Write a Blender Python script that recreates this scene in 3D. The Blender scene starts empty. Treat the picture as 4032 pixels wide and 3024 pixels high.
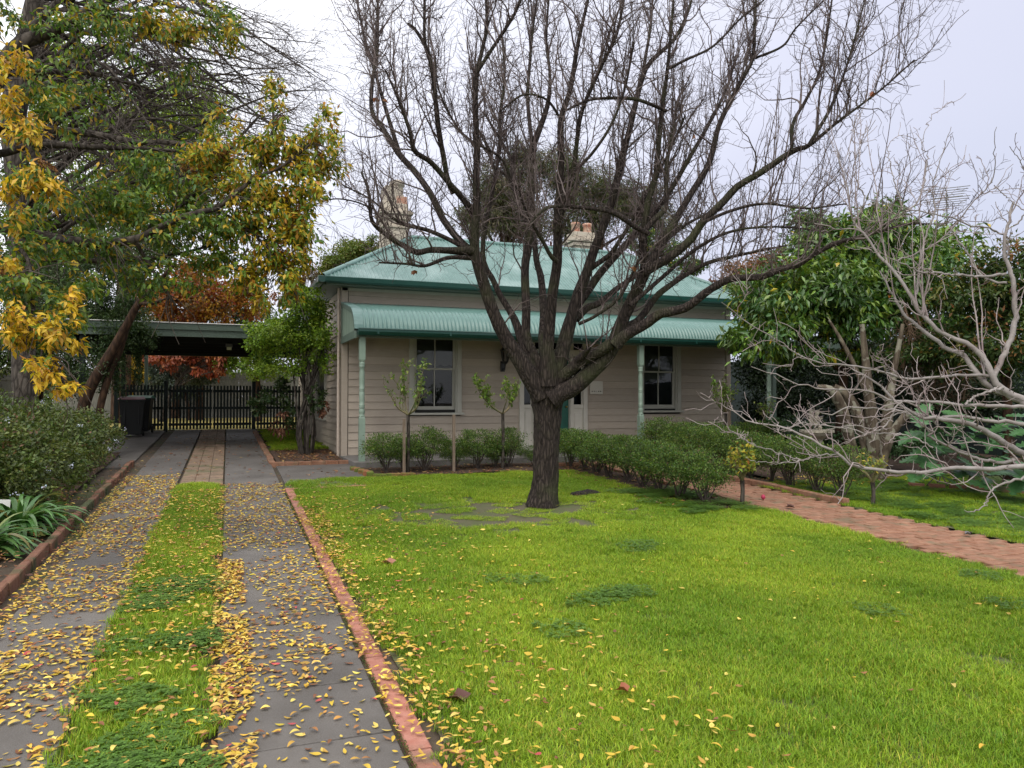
import bpy, math, random
import numpy as np
from mathutils import Matrix, Vector
rng = np.random.default_rng(7)
random.seed(7)
sc = bpy.context.scene
PI = math.pi

# ------------------------------------------------------------------ camera, sky, sun, exposure
FPX = 3000.0
YAW, PITCH = math.radians(21.0), math.radians(1.2)
CAM = np.array([0.0, 0.0, 1.7])
FW = np.array([math.sin(YAW)*math.cos(PITCH), math.cos(YAW)*math.cos(PITCH), math.sin(PITCH)])
RT = np.cross(FW, [0, 0, 1.0]); RT /= np.linalg.norm(RT)
UP = np.cross(RT, FW)
cd = bpy.data.cameras.new('camera'); cam = bpy.data.objects.new('camera', cd)
sc.collection.objects.link(cam); sc.camera = cam
cd.sensor_width = 36.0; cd.lens = 36.0*FPX/4032.0; cd.clip_start = 0.05; cd.clip_end = 2000
m = Matrix.Identity(4)
for i in range(3):
    m[i][0], m[i][1], m[i][2], m[i][3] = RT[i], UP[i], -FW[i], CAM[i]
cam.matrix_world = m

def at(px, py, depth):
    """a point of the place, measured from the photograph: position in the 2212 px wide view and distance"""
    px = np.asarray(px, float)*1.8228; py = np.asarray(py, float)*1.8228
    d = FW + RT*((px-2016)/FPX)[..., None] - UP*((py-1512)/FPX)[..., None]
    return CAM + d*np.asarray(depth, float)[..., None]

SUN_EL, SUN_AZ = math.radians(56), math.radians(215)
w = bpy.data.worlds.new('World'); sc.world = w; w.use_nodes = True
nt = w.node_tree; N = nt.nodes; L = nt.links; N.clear()
out = N.new('ShaderNodeOutputWorld'); bg = N.new('ShaderNodeBackground'); bg.inputs[1].default_value = 0.1
sky = N.new('ShaderNodeTexSky'); sky.sky_type = 'NISHITA'; sky.sun_disc = False
sky.sun_elevation = SUN_EL; sky.sun_rotation = SUN_AZ
tc = N.new('ShaderNodeTexCoord'); mp = N.new('ShaderNodeMapping'); mp.inputs['Scale'].default_value = (1, 1, 3.2)
nz = N.new('ShaderNodeTexNoise'); nz.inputs['Scale'].default_value = 1.6; nz.inputs['Detail'].default_value = 5; nz.inputs['Roughness'].default_value = .45
L.new(tc.outputs['Generated'], mp.inputs[0]); L.new(mp.outputs[0], nz.inputs[0])
# broad cloud bank: thinner and brighter towards the north-west, greyer towards the north-east and the horizon
dt = N.new('ShaderNodeVectorMath'); dt.operation = 'DOT_PRODUCT'; dt.inputs[1].default_value = (-0.72, -0.25, 0.75)
L.new(tc.outputs['Generated'], dt.inputs[0])
ad = N.new('ShaderNodeMath'); ad.operation = 'MULTIPLY_ADD'; ad.inputs[1].default_value = 0.34; L.new(nz.outputs['Fac'], ad.inputs[0])
L.new(dt.outputs['Value'], ad.inputs[2])
cr = N.new('ShaderNodeValToRGB'); e = cr.color_ramp.elements
e[0].position = 0.0; e[0].color = (.42, .46, .60, 1); e[1].position = .62; e[1].color = (.90, .905, .95, 1)
for p_, c_ in ((.14, (.42, .44, .54)), (.36, (.50, .51, .61)), (.52, (.66, .67, .75))):
    q = cr.color_ramp.elements.new(p_); q.color = c_ + (1,)
mr = N.new('ShaderNodeMapRange'); mr.inputs[1].default_value = -.75; mr.inputs[2].default_value = .85
L.new(ad.outputs[0], mr.inputs[0]); L.new(mr.outputs[0], cr.inputs[0])
ml = N.new('ShaderNodeMix'); ml.data_type = 'RGBA'; ml.blend_type = 'MULTIPLY'; ml.inputs[0].default_value = 1
ml.inputs[7].default_value = (8.6, 8.6, 8.6, 1); L.new(cr.outputs[0], ml.inputs[6])
mx = N.new('ShaderNodeMix'); mx.data_type = 'RGBA'; mx.inputs[0].default_value = .93
L.new(sky.outputs[0], mx.inputs[6]); L.new(ml.outputs[2], mx.inputs[7]); L.new(mx.outputs[2], bg.inputs[0]); L.new(bg.outputs[0], out.inputs[0])

sd = bpy.data.lights.new('sun', 'SUN'); sun = bpy.data.objects.new('sun', sd); sc.collection.objects.link(sun)
sd.energy = 1.5; sd.angle = math.radians(50); sd.color = (1, .95, .88)
sdir = Vector((math.sin(SUN_AZ)*math.cos(SUN_EL), math.cos(SUN_AZ)*math.cos(SUN_EL), math.sin(SUN_EL)))
sun.rotation_euler = sdir.to_track_quat('Z', 'Y').to_euler()
sc.view_settings.view_transform = 'Standard'; sc.view_settings.look = 'None'
sc.view_settings.exposure = 0.9; sc.view_settings.gamma = 1; sc.view_settings.use_curve_mapping = False
sc.cycles.max_bounces = 6; sc.cycles.transparent_max_bounces = 12; sc.cycles.use_denoising = True
sc.cycles.diffuse_bounces = 3; sc.cycles.glossy_bounces = 2; sc.cycles.transmission_bounces = 3

# ------------------------------------------------------------------ helpers
G = .0375
def g(y):
    y = np.asarray(y, float)
    return G*np.clip(y, -30, 25.5)
def gf(y): return float(g(y))
LK = sc.collection.objects.link

def tag(o, label=None, cat=None, group=None, kind=None):
    if label: o['label'] = label
    if cat: o['category'] = cat
    if group: o['group'] = group
    if kind: o['kind'] = kind
    return o
def empty(name, loc, label, cat, group=None):
    o = bpy.data.objects.new(name, None); o.location = [float(v) for v in loc]; o.empty_display_size = .2; LK(o)
    return tag(o, label, cat, group)
def link_mesh(name, me, mats, parent=None, loc=None):
    o = bpy.data.objects.new(name, me)
    if mats is not None and not me.materials:
        for mm in (mats if isinstance(mats, (list, tuple)) else [mats]): me.materials.append(mm)
    LK(o)
    if loc is not None: o.location = [float(v) for v in loc]
    if parent is not None:
        o.parent = parent
        if loc is None: o.location = -parent.location     # mesh in world coordinates
        else: o.location = Vector(o.location) - parent.location
        if parent.parent is not None:
            # parent's own mesh is in world coordinates: its world origin is 0
            o.location = (0, 0, 0) if loc is None else [float(v) for v in loc]
    return o
class MB:
    def __init__(s): s.v = []; s.f = []; s.mi = []; s.sm = []
    def add(s, v, f, mi=0, smooth=False):
        b = len(s.v); s.v += [tuple(map(float, p)) for p in v]
        s.f += [tuple(int(b+i) for i in q) for q in f]; s.mi += [mi]*len(f); s.sm += [smooth]*len(f)
        return s
    def box(s, x0, x1, y0, y1, z0, z1, mi=0, slope=False):
        vs = [(x, y, z + (gf(y) if slope else 0)) for z in (z0, z1) for x, y in ((x0, y0), (x1, y0), (x1, y1), (x0, y1))]
        return s.add(vs, [(3, 2, 1, 0), (4, 5, 6, 7), (0, 1, 5, 4), (1, 2, 6, 5), (2, 3, 7, 6), (3, 0, 4, 7)], mi)
    def prism(s, poly, axis, a0, a1, mi=0, smooth=False):
        n = len(poly)
        def pt(a, u, v): return (a, u, v) if axis == 'x' else ((u, a, v) if axis == 'y' else (u, v, a))
        vs = [pt(a0, *p) for p in poly] + [pt(a1, *p) for p in poly]
        fs = [(i, (i+1) % n, n+(i+1) % n, n+i) for i in range(n)]
        s.add(vs, fs, mi, smooth)
        s.add(vs, [tuple(range(n))[::-1], tuple(range(n, 2*n))], mi)
        return s
    def lathe(s, cx, cy, prof, n=16, mi=0, smooth=True, z0=0.):
        vs = []; 
        for r, z in prof:
            for k in range(n):
                a = 2*PI*(k+.5)/n; vs.append((cx+r*math.cos(a), cy+r*math.sin(a), z0+z))
        fs = []
        for j in range(len(prof)-1):
            for k in range(n):
                fs.append((j*n+k, j*n+(k+1) % n, (j+1)*n+(k+1) % n, (j+1)*n+k))
        s.add(vs, fs, mi, smooth)
        s.add(vs, [tuple(range(n))[::-1], tuple((len(prof)-1)*n+k for k in range(n))], mi)
        return s
    def mesh(s, name):
        me = bpy.data.meshes.new(name); me.from_pydata(s.v, [], s.f)
        me.polygons.foreach_set('material_index', s.mi); me.polygons.foreach_set('use_smooth', s.sm); me.update()
        return me
    def build(s, name, mats, parent=None, bevel=0, loc=None):
        o = link_mesh(name, s.mesh(name), mats, parent, loc)
        if bevel:
            b = o.modifiers.new('bevel', 'BEVEL'); b.width = bevel; b.segments = 2; b.limit_method = 'ANGLE'
        return o

def np_mesh(name, V, F, col=None, smooth=False):
    me = bpy.data.meshes.new(name)
    V = np.ascontiguousarray(V, dtype=np.float32).reshape(-1, 3); F = np.ascontiguousarray(F, dtype=np.int32)
    k = F.shape[1]
    me.vertices.add(len(V)); me.vertices.foreach_set('co', V.ravel())
    me.loops.add(F.size); me.loops.foreach_set('vertex_index', F.ravel())
    me.polygons.add(len(F)); me.polygons.foreach_set('loop_start', np.arange(0, F.size, k, dtype=np.int32))
    try: me.polygons.foreach_set('loop_total', np.full(len(F), k, dtype=np.int32))
    except Exception: pass
    if smooth: me.polygons.foreach_set('use_smooth', np.ones(len(F), dtype=bool))
    if col is not None:
        a = me.color_attributes.new('Col', 'FLOAT_COLOR', 'POINT')
        c = np.ones((len(V), 4), np.float32); c[:, :3] = col; a.data.foreach_set('color', c.ravel())
    me.update(calc_edges=True)
    return me

def unit(v): return v/np.maximum(np.linalg.norm(v, axis=-1, keepdims=True), 1e-9)
def tubes(P, R, sides=4):
    """P (n,k,3), R (n,k) -> verts, quads"""
    n, k, _ = P.shape
    T = np.empty_like(P); T[:, 1:-1] = P[:, 2:]-P[:, :-2]; T[:, 0] = P[:, 1]-P[:, 0]; T[:, -1] = P[:, -1]-P[:, -2]
    T = unit(T); ref = np.where(np.abs(T[:, :1, 2:3]) > .9, np.array([1., 0, 0]), np.array([0, 0, 1.]))
    ref = np.broadcast_to(ref, T.shape)
    A = unit(np.cross(T, ref)); B = np.cross(T, A)
    an = np.arange(sides)*2*PI/sides
    V = P[:, :, None] + R[:, :, None, None]*(A[:, :, None]*np.cos(an)[:, None] + B[:, :, None]*np.sin(an)[:, None])
    i = np.arange(n*k*sides).reshape(n, k, sides); j = np.roll(i, -1, axis=2)
    F = np.stack([i[:, :-1], j[:, :-1], j[:, 1:], i[:, 1:]], -1).reshape(-1, 4)
    return V.reshape(-1, 3), F
def tube_mesh(name, sets, smooth=True):
    """sets: list of (P,R,sides)"""
    VV = []; FF = []; b = 0
    for P, R, s in sets:
        v, f = tubes(np.asarray(P, float), np.asarray(R, float), s); VV.append(v); FF.append(f+b); b += len(v)
    return np_mesh(name, np.concatenate(VV), np.concatenate(FF), smooth=smooth)
def resample(pts, rad, k):
    """Catmull-Rom through pts, k points, equal spacing"""
    pts = np.asarray(pts, float); rad = np.asarray(rad, float); n = len(pts)
    if n == 2: pts = np.array([pts[0], pts.mean(0), pts[1]]); rad = np.array([rad[0], rad.mean(), rad[1]]); n = 3
    Q = np.concatenate([[2*pts[0]-pts[1]], pts, [2*pts[-1]-pts[-2]]])
    u = np.linspace(0, n-1, 12*n); i = np.minimum(u.astype(int), n-2); t = (u-i)[:, None]
    p0, p1, p2, p3 = Q[i], Q[i+1], Q[i+2], Q[i+3]
    C = .5*((2*p1)+(-p0+p2)*t+(2*p0-5*p1+4*p2-p3)*t**2+(-p0+3*p1-3*p2+p3)*t**3)
    r = np.interp(u, np.arange(n), rad)
    s = np.concatenate([[0], np.cumsum(np.linalg.norm(np.diff(C, axis=0), axis=1))]); q = np.linspace(0, s[-1], k)
    return np.stack([np.interp(q, s, C[:, a]) for a in range(3)], 1), np.interp(q, s, r)
def sprout(P, R, n, length, tang=.5, up=.4, out=.7, k=6, wander=.25, curl=.15, tmin=.1, rmax=1e9, rtip=.0015, rr=.6, vec=(0, 0, 0), center=None, jag=0., tpow=1.):
    """n side shoots from polylines P (m,k0,3)"""
    mN, k0, _ = P.shape
    seg = np.linalg.norm(np.diff(P, axis=1), axis=2).sum(1); pr = seg/seg.sum()
    ix = rng.choice(mN, n, p=pr); t = tmin+(1-tmin)*rng.random(n)**tpow; ft = t*(k0-1); i0 = np.minimum(ft.astype(int), k0-2); fr = (ft-i0)[:, None]
    base = P[ix, i0]*(1-fr)+P[ix, i0+1]*fr; T = unit(P[ix, i0+1]-P[ix, i0]); r0 = R[ix, i0]*(1-fr[:, 0])+R[ix, i0+1]*fr[:, 0]
    rnd = rng.normal(size=(n, 3)); perp = unit(rnd-(rnd*T).sum(1, keepdims=True)*T)
    d = T*tang+perp*out+np.array([0, 0, 1.])*up+np.array(vec)
    if center is not None: d += unit(base-np.asarray(center))*.3
    d = unit(d)
    ln = rng.uniform(length[0], length[1], n)*(1-.35*t)
    st = (ln/(k-1))[:, None]; Q = np.empty((n, k, 3)); Q[:, 0] = base
    for q in range(1, k):
        d = unit(d+rng.normal(size=(n, 3))*wander+np.array([0, 0, 1.])*curl)
        Q[:, q] = Q[:, q-1]+d*st
    if jag: Q[:, 1:] += rng.normal(size=(n, k-1, 3))*jag
    rb = np.minimum(np.minimum(r0*rr, rmax), .004+ln*.010)[:, None]
    rb = np.maximum(rb, rtip*1.15)
    return Q, rb+(rtip-rb)*np.linspace(0, 1, k)[None]**.8

def leaves(C, D, Nn, ln, wd, col, fold=.25):
    """C base (n,3), D direction, Nn normal-ish, lengths, widths, colours"""
    D = unit(D); S = unit(np.cross(D, Nn)); U = np.cross(S, D)
    ln = ln[:, None]; wd = wd[:, None]
    V = np.stack([C, C+D*ln*.45+S*wd*.5+U*wd*fold, C+D*ln-U*ln*.08, C+D*ln*.45-S*wd*.5+U*wd*fold], 1)
    n = len(C); b = np.arange(n)[:, None]*4
    F = np.concatenate([b+[0, 1, 2], b+[0, 2, 3]], 1).reshape(-1, 3)
    return V.reshape(-1, 3), F, np.repeat(col, 4, axis=0)
def pal(n, cols, jit=.18):
    """cols: list of (weight, rgb)"""
    wt = np.array([c[0] for c in cols], float); ar = np.array([c[1] for c in cols], float)
    c = ar[rng.choice(len(cols), n, p=wt/wt.sum())]
    return np.clip(c*(1+rng.normal(size=(n, 1))*jit)*(1+rng.normal(size=(n, 3))*.06), .003, .95)
def blob(n, c, r, clumps=40, cr=.16, shell=.45, flat=None):
    """leaf base points clustered in clumps inside an ellipsoid; returns points, outward directions, clump index"""
    d = unit(rng.normal(size=(clumps, 3))); q = (shell+(1-shell)*rng.random((clumps, 1)))
    cc = d*q; P = cc[ci := rng.integers(0, clumps, n)]+rng.normal(size=(n, 3))*cr
    o = unit(P+1e-6)
    return np.asarray(c)+P*np.asarray(r), o, ci
def leaf_mesh(name, sets):
    V = []; F = []; C = []; b = 0
    for v, f, c in sets: V.append(v); F.append(f+b); C.append(c); b += len(v)
    return np_mesh(name, np.concatenate(V), np.concatenate(F), np.concatenate(C))
def foliage(blobs, ln, wd, cols, hang=-.2, hv=1., jit=.18, clumps=40, cr=.16, shell=.45, fold=.25, clump_pal=None):
    """blobs: list of (n, centre, radii)"""
    S = []
    for b in blobs:
        n, c, r = b[:3]; cl = b[3] if len(b) > 3 else clumps
        P, o, ci = blob(n, c, r, cl, cr, shell)
        D = o*.6+rng.normal(size=(n, 3))*.7*hv+np.array([0, 0, hang]); Nn = unit(rng.normal(size=(n, 3))*.6+np.array([0, 0, 1.])+o*.4)
        if clump_pal is None: col = pal(n, cols, jit)
        else:
            base = pal(cl, cols, .1)[ci]; col = np.where(rng.random((n, 1)) < clump_pal, base*(1+rng.normal(size=(n, 1))*.15), pal(n, cols, jit)); col = np.clip(col, .003, .95)
        S.append(leaves(P, D, Nn, rng.uniform(ln*.65, ln*1.25, n), rng.uniform(wd*.7, wd*1.2, n), col, fold))
    return S

# ------------------------------------------------------------------ materials
def new_mat(name):
    mt = bpy.data.materials.new(name); mt.use_nodes = True; return mt, mt.node_tree, mt.node_tree.nodes['Principled BSDF']
def mat(name, col, rough=.7, col2=None, nscale=3., stretch=(1, 1, 1), contrast=(.35, .7), bump=0., bscale=40., bstretch=None, metal=0., spec=.4, world=False, col3=None, n3=.7, c3=(.55, .7)):
    mt, t, b = new_mat(name); nd = t.nodes; lk = t.links
    b.inputs['Roughness'].default_value = rough; b.inputs['Metallic'].default_value = metal; b.inputs['Specular IOR Level'].default_value = spec
    b.inputs['Base Color'].default_value = (*col, 1)
    def coords(st):
        if world: tcn = nd.new('ShaderNodeNewGeometry'); o = tcn.outputs['Position']
        else: tcn = nd.new('ShaderNodeTexCoord'); o = tcn.outputs['Object']
        mpn = nd.new('ShaderNodeMapping'); mpn.inputs['Scale'].default_value = st; lk.new(o, mpn.inputs[0]); return mpn.outputs[0]
    src = None
    if col2 is not None:
        nn = nd.new('ShaderNodeTexNoise'); nn.inputs['Scale'].default_value = nscale; nn.inputs['Detail'].default_value = 6; nn.inputs['Roughness'].default_value = .6
        lk.new(coords(stretch), nn.inputs[0]); r = nd.new('ShaderNodeValToRGB'); r.color_ramp.elements[0].position = contrast[0]; r.color_ramp.elements[1].position = contrast[1]
        r.color_ramp.elements[0].color = (*col, 1); r.color_ramp.elements[1].color = (*col2, 1); lk.new(nn.outputs['Fac'], r.inputs[0]); src = r.outputs[0]
    if col3 is not None:
        n2 = nd.new('ShaderNodeTexNoise'); n2.inputs['Scale'].default_value = n3; n2.inputs['Detail'].default_value = 5; lk.new(coords((1, 1, 1)), n2.inputs[0])
        m2 = nd.new('ShaderNodeMapRange'); m2.inputs[1].default_value = c3[0]; m2.inputs[2].default_value = c3[1]; lk.new(n2.outputs['Fac'], m2.inputs[0])
        mm = nd.new('ShaderNodeMix'); mm.data_type = 'RGBA'; lk.new(m2.outputs[0], mm.inputs[0]); mm.inputs[7].default_value = (*col3, 1)
        if src is not None: lk.new(src, mm.inputs[6])
        else: mm.inputs[6].default_value = (*col, 1)
        src = mm.outputs[2]
    # each object a slightly different tone
    oi = nd.new('ShaderNodeObjectInfo'); hv = nd.new('ShaderNodeHueSaturation'); mrr = nd.new('ShaderNodeMapRange')
    mrr.inputs[3].default_value = .9; mrr.inputs[4].default_value = 1.1; lk.new(oi.outputs['Random'], mrr.inputs[0]); lk.new(mrr.outputs[0], hv.inputs['Value'])
    if src is not None: lk.new(src, hv.inputs['Color'])
    else: hv.inputs['Color'].default_value = (*col, 1)
    lk.new(hv.outputs[0], b.inputs['Base Color'])
    if bump:
        n4 = nd.new('ShaderNodeTexNoise'); n4.inputs['Scale'].default_value = bscale; n4.inputs['Detail'].default_value = 5
        lk.new(coords(bstretch or stretch), n4.inputs[0]); bp = nd.new('ShaderNodeBump'); bp.inputs['Strength'].default_value = bump; bp.inputs['Distance'].default_value = .01
        lk.new(n4.outputs['Fac'], bp.inputs['Height']); lk.new(bp.outputs[0], b.inputs['Normal'])
    return mt
def leaf_mat(name, rough=.45, trans=.3, tint=(1, 1, 1), spec=.35):
    mt, t, b = new_mat(name); nd = t.nodes; lk = t.links
    at_ = nd.new('ShaderNodeAttribute'); at_.attribute_name = 'Col'
    lk.new(at_.outputs['Color'], b.inputs['Base Color']); b.inputs['Roughness'].default_value = rough; b.inputs['Specular IOR Level'].default_value = spec
    tr = nd.new('ShaderNodeBsdfTranslucent'); mm = nd.new('ShaderNodeMix'); mm.data_type = 'RGBA'; mm.blend_type = 'MULTIPLY'; mm.inputs[0].default_value = 1; mm.inputs[7].default_value = (1.15*tint[0], 1.2*tint[1], .7*tint[2], 1)
    lk.new(at_.outputs['Color'], mm.inputs[6]); lk.new(mm.outputs[2], tr.inputs[0]); mix = nd.new('ShaderNodeMixShader'); mix.inputs[0].default_value = trans
    lk.new(b.outputs[0], mix.inputs[1]); lk.new(tr.outputs[0], mix.inputs[2]); lk.new(mix.outputs[0], nd['Material Output'].inputs[0])
    return mt
def bark_mat(name, c1, c2, scale=(14, 14, 2.2), bump=.9, moss=None, rough=.9, dist=.03, lichen=None):
    mt, t, b = new_mat(name); nd = t.nodes; lk = t.links; b.inputs['Roughness'].default_value = rough; b.inputs['Specular IOR Level'].default_value = .2
    tcn = nd.new('ShaderNodeTexCoord'); mpn = nd.new('ShaderNodeMapping'); mpn.inputs['Scale'].default_value = scale; lk.new(tcn.outputs['Object'], mpn.inputs[0])
    ns = nd.new('ShaderNodeTexNoise'); ns.inputs['Scale'].default_value = 1.3; ns.inputs['Detail'].default_value = 7; ns.inputs['Roughness'].default_value = .65; ns.inputs['Distortion'].default_value = .6; lk.new(mpn.outputs[0], ns.inputs[0])
    vo = nd.new('ShaderNodeTexVoronoi'); vo.feature = 'DISTANCE_TO_EDGE'; vo.inputs['Scale'].default_value = 1.6
    mw = nd.new('ShaderNodeMix'); mw.data_type = 'VECTOR'; mw.inputs[0].default_value = .25; lk.new(mpn.outputs[0], mw.inputs[4]); lk.new(ns.outputs['Color'], mw.inputs[5]); lk.new(mw.outputs[1], vo.inputs[0])
    ma = nd.new('ShaderNodeMath'); ma.operation = 'MULTIPLY'; lk.new(ns.outputs['Fac'], ma.inputs[0])
    mrn = nd.new('ShaderNodeMapRange'); mrn.inputs[2].default_value = .28; mrn.inputs[3].default_value = .25; lk.new(vo.outputs['Distance'], mrn.inputs[0]); lk.new(mrn.outputs[0], ma.inputs[1])
    r = nd.new('ShaderNodeValToRGB'); r.color_ramp.elements[0].position = .08; r.color_ramp.elements[1].position = .55; r.color_ramp.elements[0].color = (*c1, 1); r.color_ramp.elements[1].color = (*c2, 1); lk.new(ma.outputs[0], r.inputs[0])
    src = r.outputs[0]
    for cc, s3, rg in ((moss, 2.2, (.5, .68)), (lichen, 6., (.56, .6))):
        if cc is None: continue
        n3 = nd.new('ShaderNodeTexNoise'); n3.inputs['Scale'].default_value = s3; n3.inputs['Detail'].default_value = 5; lk.new(tcn.outputs['Object'], n3.inputs[0])
        m3 = nd.new('ShaderNodeMapRange'); m3.inputs[1].default_value = rg[0]; m3.inputs[2].default_value = rg[1]; m3.inputs[4].default_value = .7; lk.new(n3.outputs['Fac'], m3.inputs[0])
        mm = nd.new('ShaderNodeMix'); mm.data_type = 'RGBA'; lk.new(m3.outputs[0], mm.inputs[0]); lk.new(src, mm.inputs[6]); mm.inputs[7].default_value = (*cc, 1); src = mm.outputs[2]
    lk.new(src, b.inputs['Base Color'])
    bp = nd.new('ShaderNodeBump'); bp.inputs['Strength'].default_value = bump; bp.inputs['Distance'].default_value = dist; lk.new(ma.outputs[0], bp.inputs['Height']); lk.new(bp.outputs[0], b.inputs['Normal'])
    return mt

M = {}
M['soil'] = mat('soil', (.055, .040, .028), .95, (.11, .085, .06), 5, bump=.8, bscale=30, world=True, col3=(.05, .075, .02), n3=1.1, c3=(.5, .75))
M['mulch'] = mat('mulch', (.035, .022, .016), .95, (.11, .065, .04), 22, bump=1., bscale=45, world=True)
M['lawnsoil'] = mat('lawnsoil', (.105, .085, .055), .95, (.07, .10, .022), 3, bump=.7, bscale=50, world=True)
M['conc'] = mat('concrete', (.10, .09, .08), .6, (.15, .137, .124), 2.2, bump=.35, bscale=120, world=True, col3=(.07, .062, .055), n3=1.3, c3=(.5, .8), contrast=(.3, .75))
M['concdark'] = mat('old_concrete', (.13, .12, .11), .75, (.2, .19, .175), 4, bump=.5, bscale=80, world=True, col3=(.07, .08, .05), n3=2, c3=(.55, .75))
M['brickpave'] = mat('brick_paver', (.20, .09, .05), .85, (.32, .175, .11), 9, bump=.6, bscale=60, world=True, col3=(.16, .12, .07), n3=5, c3=(.52, .7))
M['brickpink'] = mat('edging_brick', (.34, .13, .09), .85, (.42, .2, .15), 12, bump=.6, bscale=70, world=True, col3=(.18, .12, .08), n3=4, c3=(.55, .72))
M['brickdark'] = mat('old_brick', (.16, .07, .045), .9, (.25, .13, .08), 12, bump=.6, bscale=70, world=True, col3=(.06, .07, .03), n3=3, c3=(.5, .65))
M['paver'] = mat('dull_paver', (.17, .12, .085), .85, (.25, .17, .11), 9, bump=.5, bscale=60, world=True, col3=(.10, .10, .05), n3=2.5, c3=(.5, .7))
M['board'] = mat('board_paint', (.41, .345, .275), .55, (.45, .385, .31), 6, stretch=(1, 1, 6), bump=.12, bscale=30, bstretch=(.6, .6, 14), col3=(.33, .275, .22), n3=1.2, c3=(.55, .8), world=True)
M['trim'] = mat('trim_paint', (.52, .49, .42), .5, (.57, .54, .47), 5, bump=.06)
M['trimgrey'] = mat('window_paint', (.42, .41, .35), .5, (.47, .46, .40), 5, bump=.06)
M['post'] = mat('post_paint', (.21, .285, .225), .45, (.24, .315, .25), 5, bump=.08, bscale=25, world=True)
M['beam'] = mat('beam_paint', (.105, .15, .12), .5, (.12, .165, .135), 5, bump=.08, world=True)
M['cpbeam'] = mat('carport_paint', (.065, .095, .07), .6, (.08, .11, .085), 3, stretch=(1, 1, 5), bump=.15, world=True)
M['gutter'] = mat('gutter_paint', (.010, .05, .04), .3, (.014, .062, .05), 3, spec=.5, world=True)
M['roof'] = mat('roof_steel', (.085, .17, .15), .36, (.145, .25, .225), 7, contrast=(.3, .75), spec=.5, world=True, col3=(.24, .34, .32), n3=1.6, c3=(.5, .75))
M['bull'] = mat('verandah_steel', (.075, .16, .138), .34, (.12, .215, .19), 6, stretch=(3, 1, 1), contrast=(.3, .75), spec=.5, world=True)
M['chim'] = mat('chimney_render', (.47, .42, .34), .85, (.38, .33, .26), 6, bump=.4, bscale=40, world=True, col3=(.27, .25, .2), n3=2.5, c3=(.55, .75))
M['terra'] = mat('terracotta', (.36, .13, .08), .8, (.5, .4, .3), 9, world=True)
M['blackmetal'] = mat('black_metal', (.012, .012, .013), .4)
M['fence'] = mat('fence_paint', (.012, .022, .02), .6, (.018, .03, .026), 4, world=True)
M['door'] = mat('door_paint', (.012, .085, .06), .35, (.015, .10, .07), 5)
M['dark'] = mat('near_black', (.02, .02, .018), .9)
M['lining'] = mat('verandah_lining', (.32, .30, .26), .7)
M['palings'] = mat('paling_wood', (.13, .13, .11), .9, (.19, .185, .155), 6, stretch=(6, 6, 1), bump=.4, bscale=30, bstretch=(8, 8, 1), world=True)
M['stake'] = mat('stake_wood', (.17, .125, .09), .9, (.26, .2, .15), 8, stretch=(6, 6, 1), bump=.4)
M['binbody'] = mat('bin_plastic', (.012, .013, .014), .45)
M['lidred'] = mat('lid_maroon', (.20, .02, .04), .4)
M['lidgreen'] = mat('lid_green', (.02, .19, .085), .4)
M['stone'] = mat('cast_stone', (.44, .40, .31), .85, (.55, .50, .40), 14, bump=.4, bscale=60, col3=(.20, .19, .13), n3=9, c3=(.5, .68))
M['blind'] = mat('holland_blind', (.36, .34, .29), .8)
M['white'] = mat('white_plastic', (.7, .69, .66), .5)
M['pipe'] = mat('downpipe_paint', (.50, .42, .34), .5, (.55, .47, .39), 4)
M['bark'] = bark_mat('pear_bark', (.012, .009, .008), (.072, .056, .047), (24, 24, 4.2), 1., moss=(.055, .06, .028), dist=.035)
M['twig'] = mat('pear_twig', (.055, .036, .034), .75, (.17, .14, .13), 5, spec=.25)
M['pale'] = mat('pale_bark', (.17, .15, .135), .7, (.27, .245, .23), 10, bump=.35, bscale=60, col3=(.16, .13, .12), n3=7, c3=(.55, .7))
M['palet'] = mat('pale_twig', (.17, .125, .12), .7, (.33, .29, .275), 6)
M['elm'] = bark_mat('elm_bark', (.02, .016, .013), (.10, .085, .07), (12, 12, 4), .6)
M['elmtwig'] = mat('elm_twig', (.05, .037, .03), .8, (.10, .08, .065), 5)
M['brown'] = bark_mat('brown_bark', (.02, .012, .008), (.075, .042, .024), (8, 8, 2), .5)
M['mottle'] = bark_mat('mottled_bark', (.05, .036, .026), (.17, .14, .10), (6, 6, 2), .4, lichen=(.27, .26, .20), moss=(.05, .035, .025))
M['leaf'] = leaf_mat('leaf'); M['leafgloss'] = leaf_mat('glossy_leaf', .3, .22, spec=.5); M['litter'] = leaf_mat('dead_leaf', .6, .15); M['grass'] = None
def glass_mat():
    mt, t, b = new_mat('window_glass'); nd = t.nodes; lk = t.links
    tr = nd.new('ShaderNodeBsdfTransparent'); tr.inputs[0].default_value = (.62, .65, .66, 1); gl = nd.new('ShaderNodeBsdfGlossy'); gl.inputs['Roughness'].default_value = .015
    fr = nd.new('ShaderNodeFresnel'); fr.inputs[0].default_value = 1.36; mix = nd.new('ShaderNodeMixShader'); lk.new(fr.outputs[0], mix.inputs[0]); lk.new(tr.outputs[0], mix.inputs[1]); lk.new(gl.outputs[0], mix.inputs[2]); lk.new(mix.outputs[0], nd['Material Output'].inputs[0])
    return mt
M['glass'] = glass_mat()
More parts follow.
